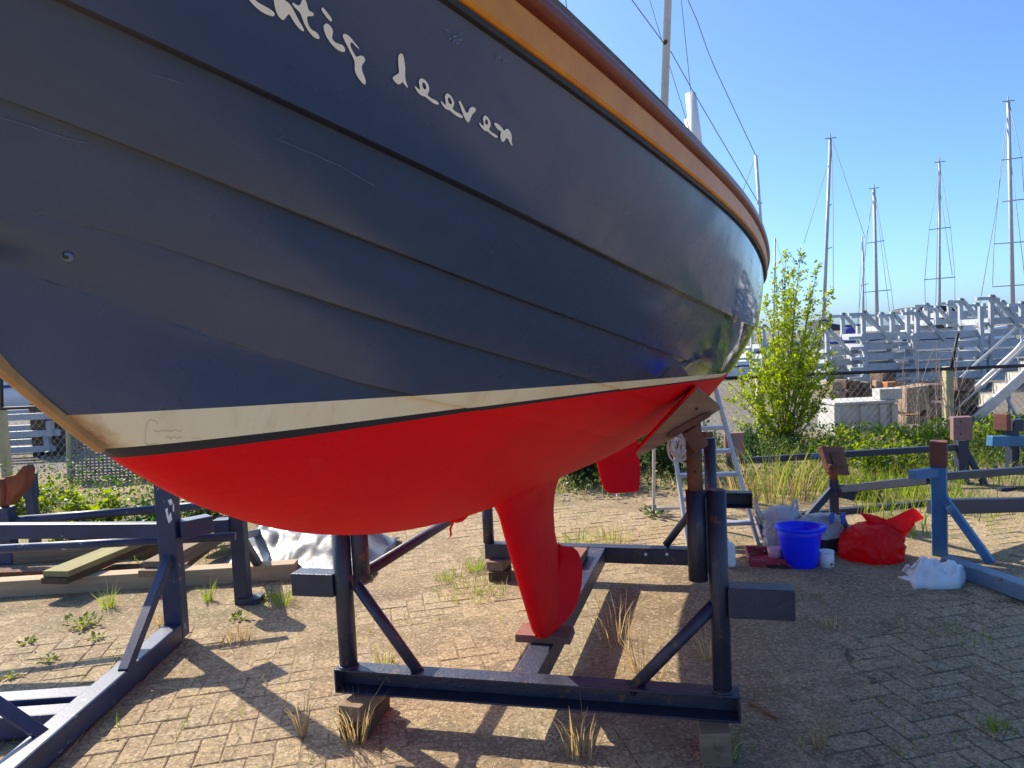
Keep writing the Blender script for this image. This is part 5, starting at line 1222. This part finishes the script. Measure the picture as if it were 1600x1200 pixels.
bush(1330,775,8.4,.5,.4,.42,1300,.05,M['leaf_mid'],'green bush behind the tilted brown pad below the concrete trough')
bush(1440,770,8.7,.5,.4,.45,1300,.05,M['leaf_mid'],'green bush at the foot of the stairs behind the fence line')
bush(1345,803,6.6,.3,.2,.16,420,.05,M['leaf_mid'],'low pale green plant behind the dark cradle rail near the bags')
bush(1560,760,8.6,.7,.4,.42,1500,.05,M['leaf_mid'],'wide green bush at the right edge under the stairs')
bush(1185,760,8.9,.4,.4,.45,900,.05,M['leaf_dark'],'dark green bush at the foot of the young tree')
# dead bramble canes
br=MB(); bc=V(PY(1445,690,9.7),0)
for k in range(34):
    b=bc+Vector((U(-.35,.5),U(-.15,.2),0)); hgt=U(.5,1.35); sw=U(-.35,.35); tip=b+Vector((sw,U(-.2,.2),hgt)); br.path([b,b.lerp(tip,.4)+Vector((-sw*.25,0,.08)),b.lerp(tip,.75)+Vector((-sw*.1,0,.06)),tip],[.005,.004,.0035,.002],4,False)
    for j in range(5):
        u=U(.3,1); p=b.lerp(tip,u); br.path([p,p+rv()*.12+ZD*.05],[.002,.001],3,False)
M['cane']=painted('cane',(.30,.20,.15),(.40,.30,.24),.9,20)
tag(br.build('dead_brambles',M['cane']),'dry reddish brown bramble canes growing through the fence before the timber blocks','brambles')
for i,(px,y,s) in enumerate(((1530,9.6,-.1),)):
    pass
# tall grass by the ladder
def tuft(px,py,n,h,sp,mat,label,y=None,dry=0.,name='grass_tuft',lean=(0,0),w=.0022,cat='grass tuft'):
    c=PZ(px,py,0) if y is None else V(PY(px,py,y),0); c=V(c,0.0); g=LV(); dlv=LV()
    for k in range(n):
        a=U(0,6.28); r=sp*R()**.7; p=c+Vector((r*math.cos(a),r*math.sin(a),0)); d=(ZD+Vector((math.cos(a)*U(0,.5)+lean[0],math.sin(a)*U(0,.5)+lean[1],0))*.55).normalized()
        bend=Vector((math.cos(a)+U(-.6,.6),math.sin(a)+U(-.6,.6),U(-.9,.1))); g_=dlv if R()<dry else g
        g_.blade(p,d,bend*U(.2,1),h*U(.45,1.1),w*U(.7,1.4))
    if g.v and dlv.v:
        t=thing(name,c,label,cat); g.build('green_blades',mat,t); dlv.build('dry_stalks',M['grass_dry'],t); return t
    o=(g if g.v else dlv).build(name,mat if g.v else M['grass_dry']); return tag(o,label,cat)
tuft(1205,800,110,.60,.25,M['grass_g'],'tall green and straw coloured grass between the ladder and the carrier bag',y=6.6,dry=.45,w=.004)
tuft(1255,795,100,.52,.22,M['grass_g'],'tall dry grass fanning out behind the dark tote bag',y=6.7,dry=.6,lean=(.2,0),w=.004)
tuft(1160,790,80,.5,.15,M['grass_g'],'straw coloured grass seen through the ladder treads',y=6.5,dry=.8,w=.004)
tuft(473,1148,26,.21,.025,M['grass_dry'],'slender upright dry grass left of the cradle corner block',dry=.75)
tuft(557,1160,60,.24,.05,M['grass_dry'],'dense dry grass clump before the timber blocks at the left cradle corner',dry=.9)
tuft(905,1178,46,.22,.06,M['grass_dry'],'dry grass clump before the middle of the front cross beam',dry=.9)
tuft(1128,1186,60,.15,.05,M['grass_g'],'mixed dry and green grass clump at the right front corner of the cradle',dry=.55)
tuft(1005,1050,40,.26,.10,M['grass_dry'],'thin bleached grass stalks in shade before the right brace',dry=1.)
tuft(962,1005,36,.30,.10,M['grass_dry'],'tangled bleached stalks in the shadow right of the keel beam',dry=1.,lean=(-.2,.1))
tuft(1108,1030,26,.22,.04,M['grass_dry'],'pale dry stalks just left of the right front cradle post',dry=1.)
tuft(1277,1168,18,.24,.03,M['grass_dry'],'thin dry stalks on the shaded paving right of the cradle',dry=1.,lean=(-.2,0))
tuft(1560,1140,60,.05,.06,M['grass_g'],'small green grass tuft near the right bottom corner of the paving',dry=.1)
tuft(600,1040,46,.10,.06,M['grass_g'],'short green and dry tuft on the paving behind the left brace',dry=.4)
tuft(735,925,160,.08,.25,M['grass_g'],'flat spreading pale green grass on the sunlit paving left of the keel',dry=.35)
tuft(700,905,60,.09,.10,M['grass_g'],'small green tuft near the rear left end of the cradle',dry=.2)
tuft(745,890,70,.13,.08,M['grass_g'],'bright green tuft beside the rear left timber blocks',dry=.1)
tuft(372,1000,60,.10,.10,M['grass_dry'],'sprawling dry weed on the sunlit paving right of the foreground post',dry=.85)
tuft(440,945,70,.14,.09,M['grass_g'],'green and dry tuft at the end of the long pale timber',dry=.35)
tuft(325,940,46,.16,.03,M['grass_g'],'bright green upright tuft before the long timber right of the foreground post',dry=.1)
tuft(170,950,50,.17,.05,M['grass_g'],'green grass blades before the long timber left of the brace',dry=.15)
tuft(258,975,46,.11,.08,M['grass_dry'],'dry brown tuft beside the foot of the foreground cradle post',dry=.8)
tuft(895,850,90,.14,.16,M['grass_g'],'young green grass behind the rear cross beam',dry=.25)
tuft(960,845,90,.15,.16,M['grass_g'],'grass with dandelions behind the rear cross beam',dry=.35)
tuft(1300,980,30,.10,.09,M['grass_dry'],'flattened straw on the sandy shaded ground before the white cloth',dry=1.)
tuft(1500,995,60,.05,.14,M['grass_g'],'patch of low green moss and grass right of the straw',dry=.3)
def weed(px,py,n,r,label,mat=M['leaf_mid'],ls=.035):
    c=PZ(px,py,0); lv=LV()
    for k in range(n):
        a=U(0,6.28); d=Vector((math.cos(a),math.sin(a),U(.1,.9))).normalized(); l=ls*U(.6,1.3); lv.leaf(c+Vector((math.cos(a),math.sin(a),0))*r*R()+ZD*U(0,r*.5),d,ZD+rv()*.4,l,l*.33)
    return tag(lv.build('weed',mat),label,'weed')
weed(130,978,70,.10,'broad bright green weed patch on the sunlit paving at the left')
weed(43,1005,20,.03,'small green weed rosette near the left edge of the paving')
weed(75,1032,20,.03,'green weed rosette with a twig right of the small rosette')
weed(150,998,16,.03,'tiny yellowish weed left of the blue brace')
weed(14,1060,16,.03,'tiny weed at the left edge above the crossing beams')
weed(420,935,30,.06,'bright green weed under the end of the cradle arm')
weed(372,968,24,.06,'pale green weed between the post and the dry tuft')
weed(1024,806,30,.12,'broad leaved weed at the foot of the ladder rear leg',M['leaf_dark'],.07)
for i,(x,yv) in enumerate(((965,773),(947,784),(976,786),(983,792))):
    p=PY(x,yv,6.9+.1*i); t=thing('dandelion',V(p,0),['white dandelion clock directly below the rudder','pale dandelion clock left below the rudder','white dandelion clock right below the rudder','lowest white dandelion clock below the rudder'][i],'dandelion','dandelion clocks')
    mb=MB(); mb.path([V(p,0),p.lerp(V(p,0),.5)+Vector((.01,0,0)),p],.0025,4); mb.build('stem',M['bark'],t)
    lv=LV()
    for k in range(60): d=rv(); lv.leaf(p,d,rv(),.024,.006)
    lv.build('seed_head',M['white_paint'],t)
# grass and ground cover nobody could count
g=LV()
def patch(n,x0,x1,y0,y1,h,w,dens=None):
    k=0
    while k<n:
        x,y=U(x0,x1),U(y0,y1)
        if dens and R()>dens(x,y): k+=.25; continue
        k+=1; a=U(0,6.28); g.blade(Vector((x,y,-.004)),(ZD+Vector((math.cos(a),math.sin(a),0))*U(0,.35)).normalized(),Vector((math.cos(a),math.sin(a),-.3))*U(0,1.2),h*U(.35,1.25),w)
cl=lambda x,y: max(0,min(1,.45+1.3*fbm(x,y,.9,2)))
patch(14000,2.9,8.5,5.2,9.8,.24,.0038,cl)
patch(3800,-3.5,3.,7.3,9.9,.17,.0032,cl)
patch(2600,-8,-2.,5.6,9.8,.17,.0032,cl)
patch(2400,-3.5,4.5,2.,7.,.06,.0022,lambda x,y:max(0,fbm(x,y,1.1,2)*1.6))
tag(g.build('grass',M['grass_g']),kind='stuff')
g=LV(); patch(2600,2.9,8.5,5.5,9.8,.26,.0026,cl); patch(1500,-6,3,7,9.9,.24,.0026,cl); patch(2200,-3.2,4.5,1.9,7.,.05,.0016,lambda x,y:max(.08,fbm(x+5,y,1.3,2)*1.8))
# loose straw lying on the ground
for k in range(3600):
    x,y=U(-3.2,4.5),U(2.,6.8)
    if fbm(x,y,.8,2)<-.05: continue
    a=U(0,6.28); l=U(.02,.10); g.blade(Vector((x,y,.006)),Vector((math.cos(a),math.sin(a),.03)),Vector((-math.sin(a),math.cos(a),0))*U(-1,1),l,.0017)
tag(g.build('dry_grass',M['grass_dry']),kind='stuff')
u=LV()
for k in range(26000):
    x=U(-8,9); y=9.95-2.9*R()**1.6; 
    if -7.8<x<-4.0 and y>8.6 and R()<.9: continue
    hh=.16+.6*max(0,fbm(x,y,.8,3)+.35)*max(.25,min(1,(y-7)/2.2))
    if x>2.2: hh=min(hh,.30)
    z=hh*R()**.6; l=U(.03,.06); u.leaf(Vector((x,y,z)),(rv()+ZD*.2).normalized(),rv()*.7+ZD,l,l*.36)
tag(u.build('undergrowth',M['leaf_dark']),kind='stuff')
# small crumbs of litter and stones on the paving
peb=MB()
for k in range(260):
    x,y=U(-3,4.5),U(2.1,6.5); r=U(.002,.007); c=Vector((x,y,.003)); 
    vs=[c+Vector((r*U(.7,1.3),0,0)),c+Vector((0,r*U(.7,1.3),0)),c-Vector((r*U(.7,1.3),0,0)),c-Vector((0,r*U(.7,1.3),0)),c+ZD*r]; peb.add(vs,[(0,1,4),(1,2,4),(2,3,4),(3,0,4)])
tag(peb.build('grit',M['block_b']),kind='stuff')
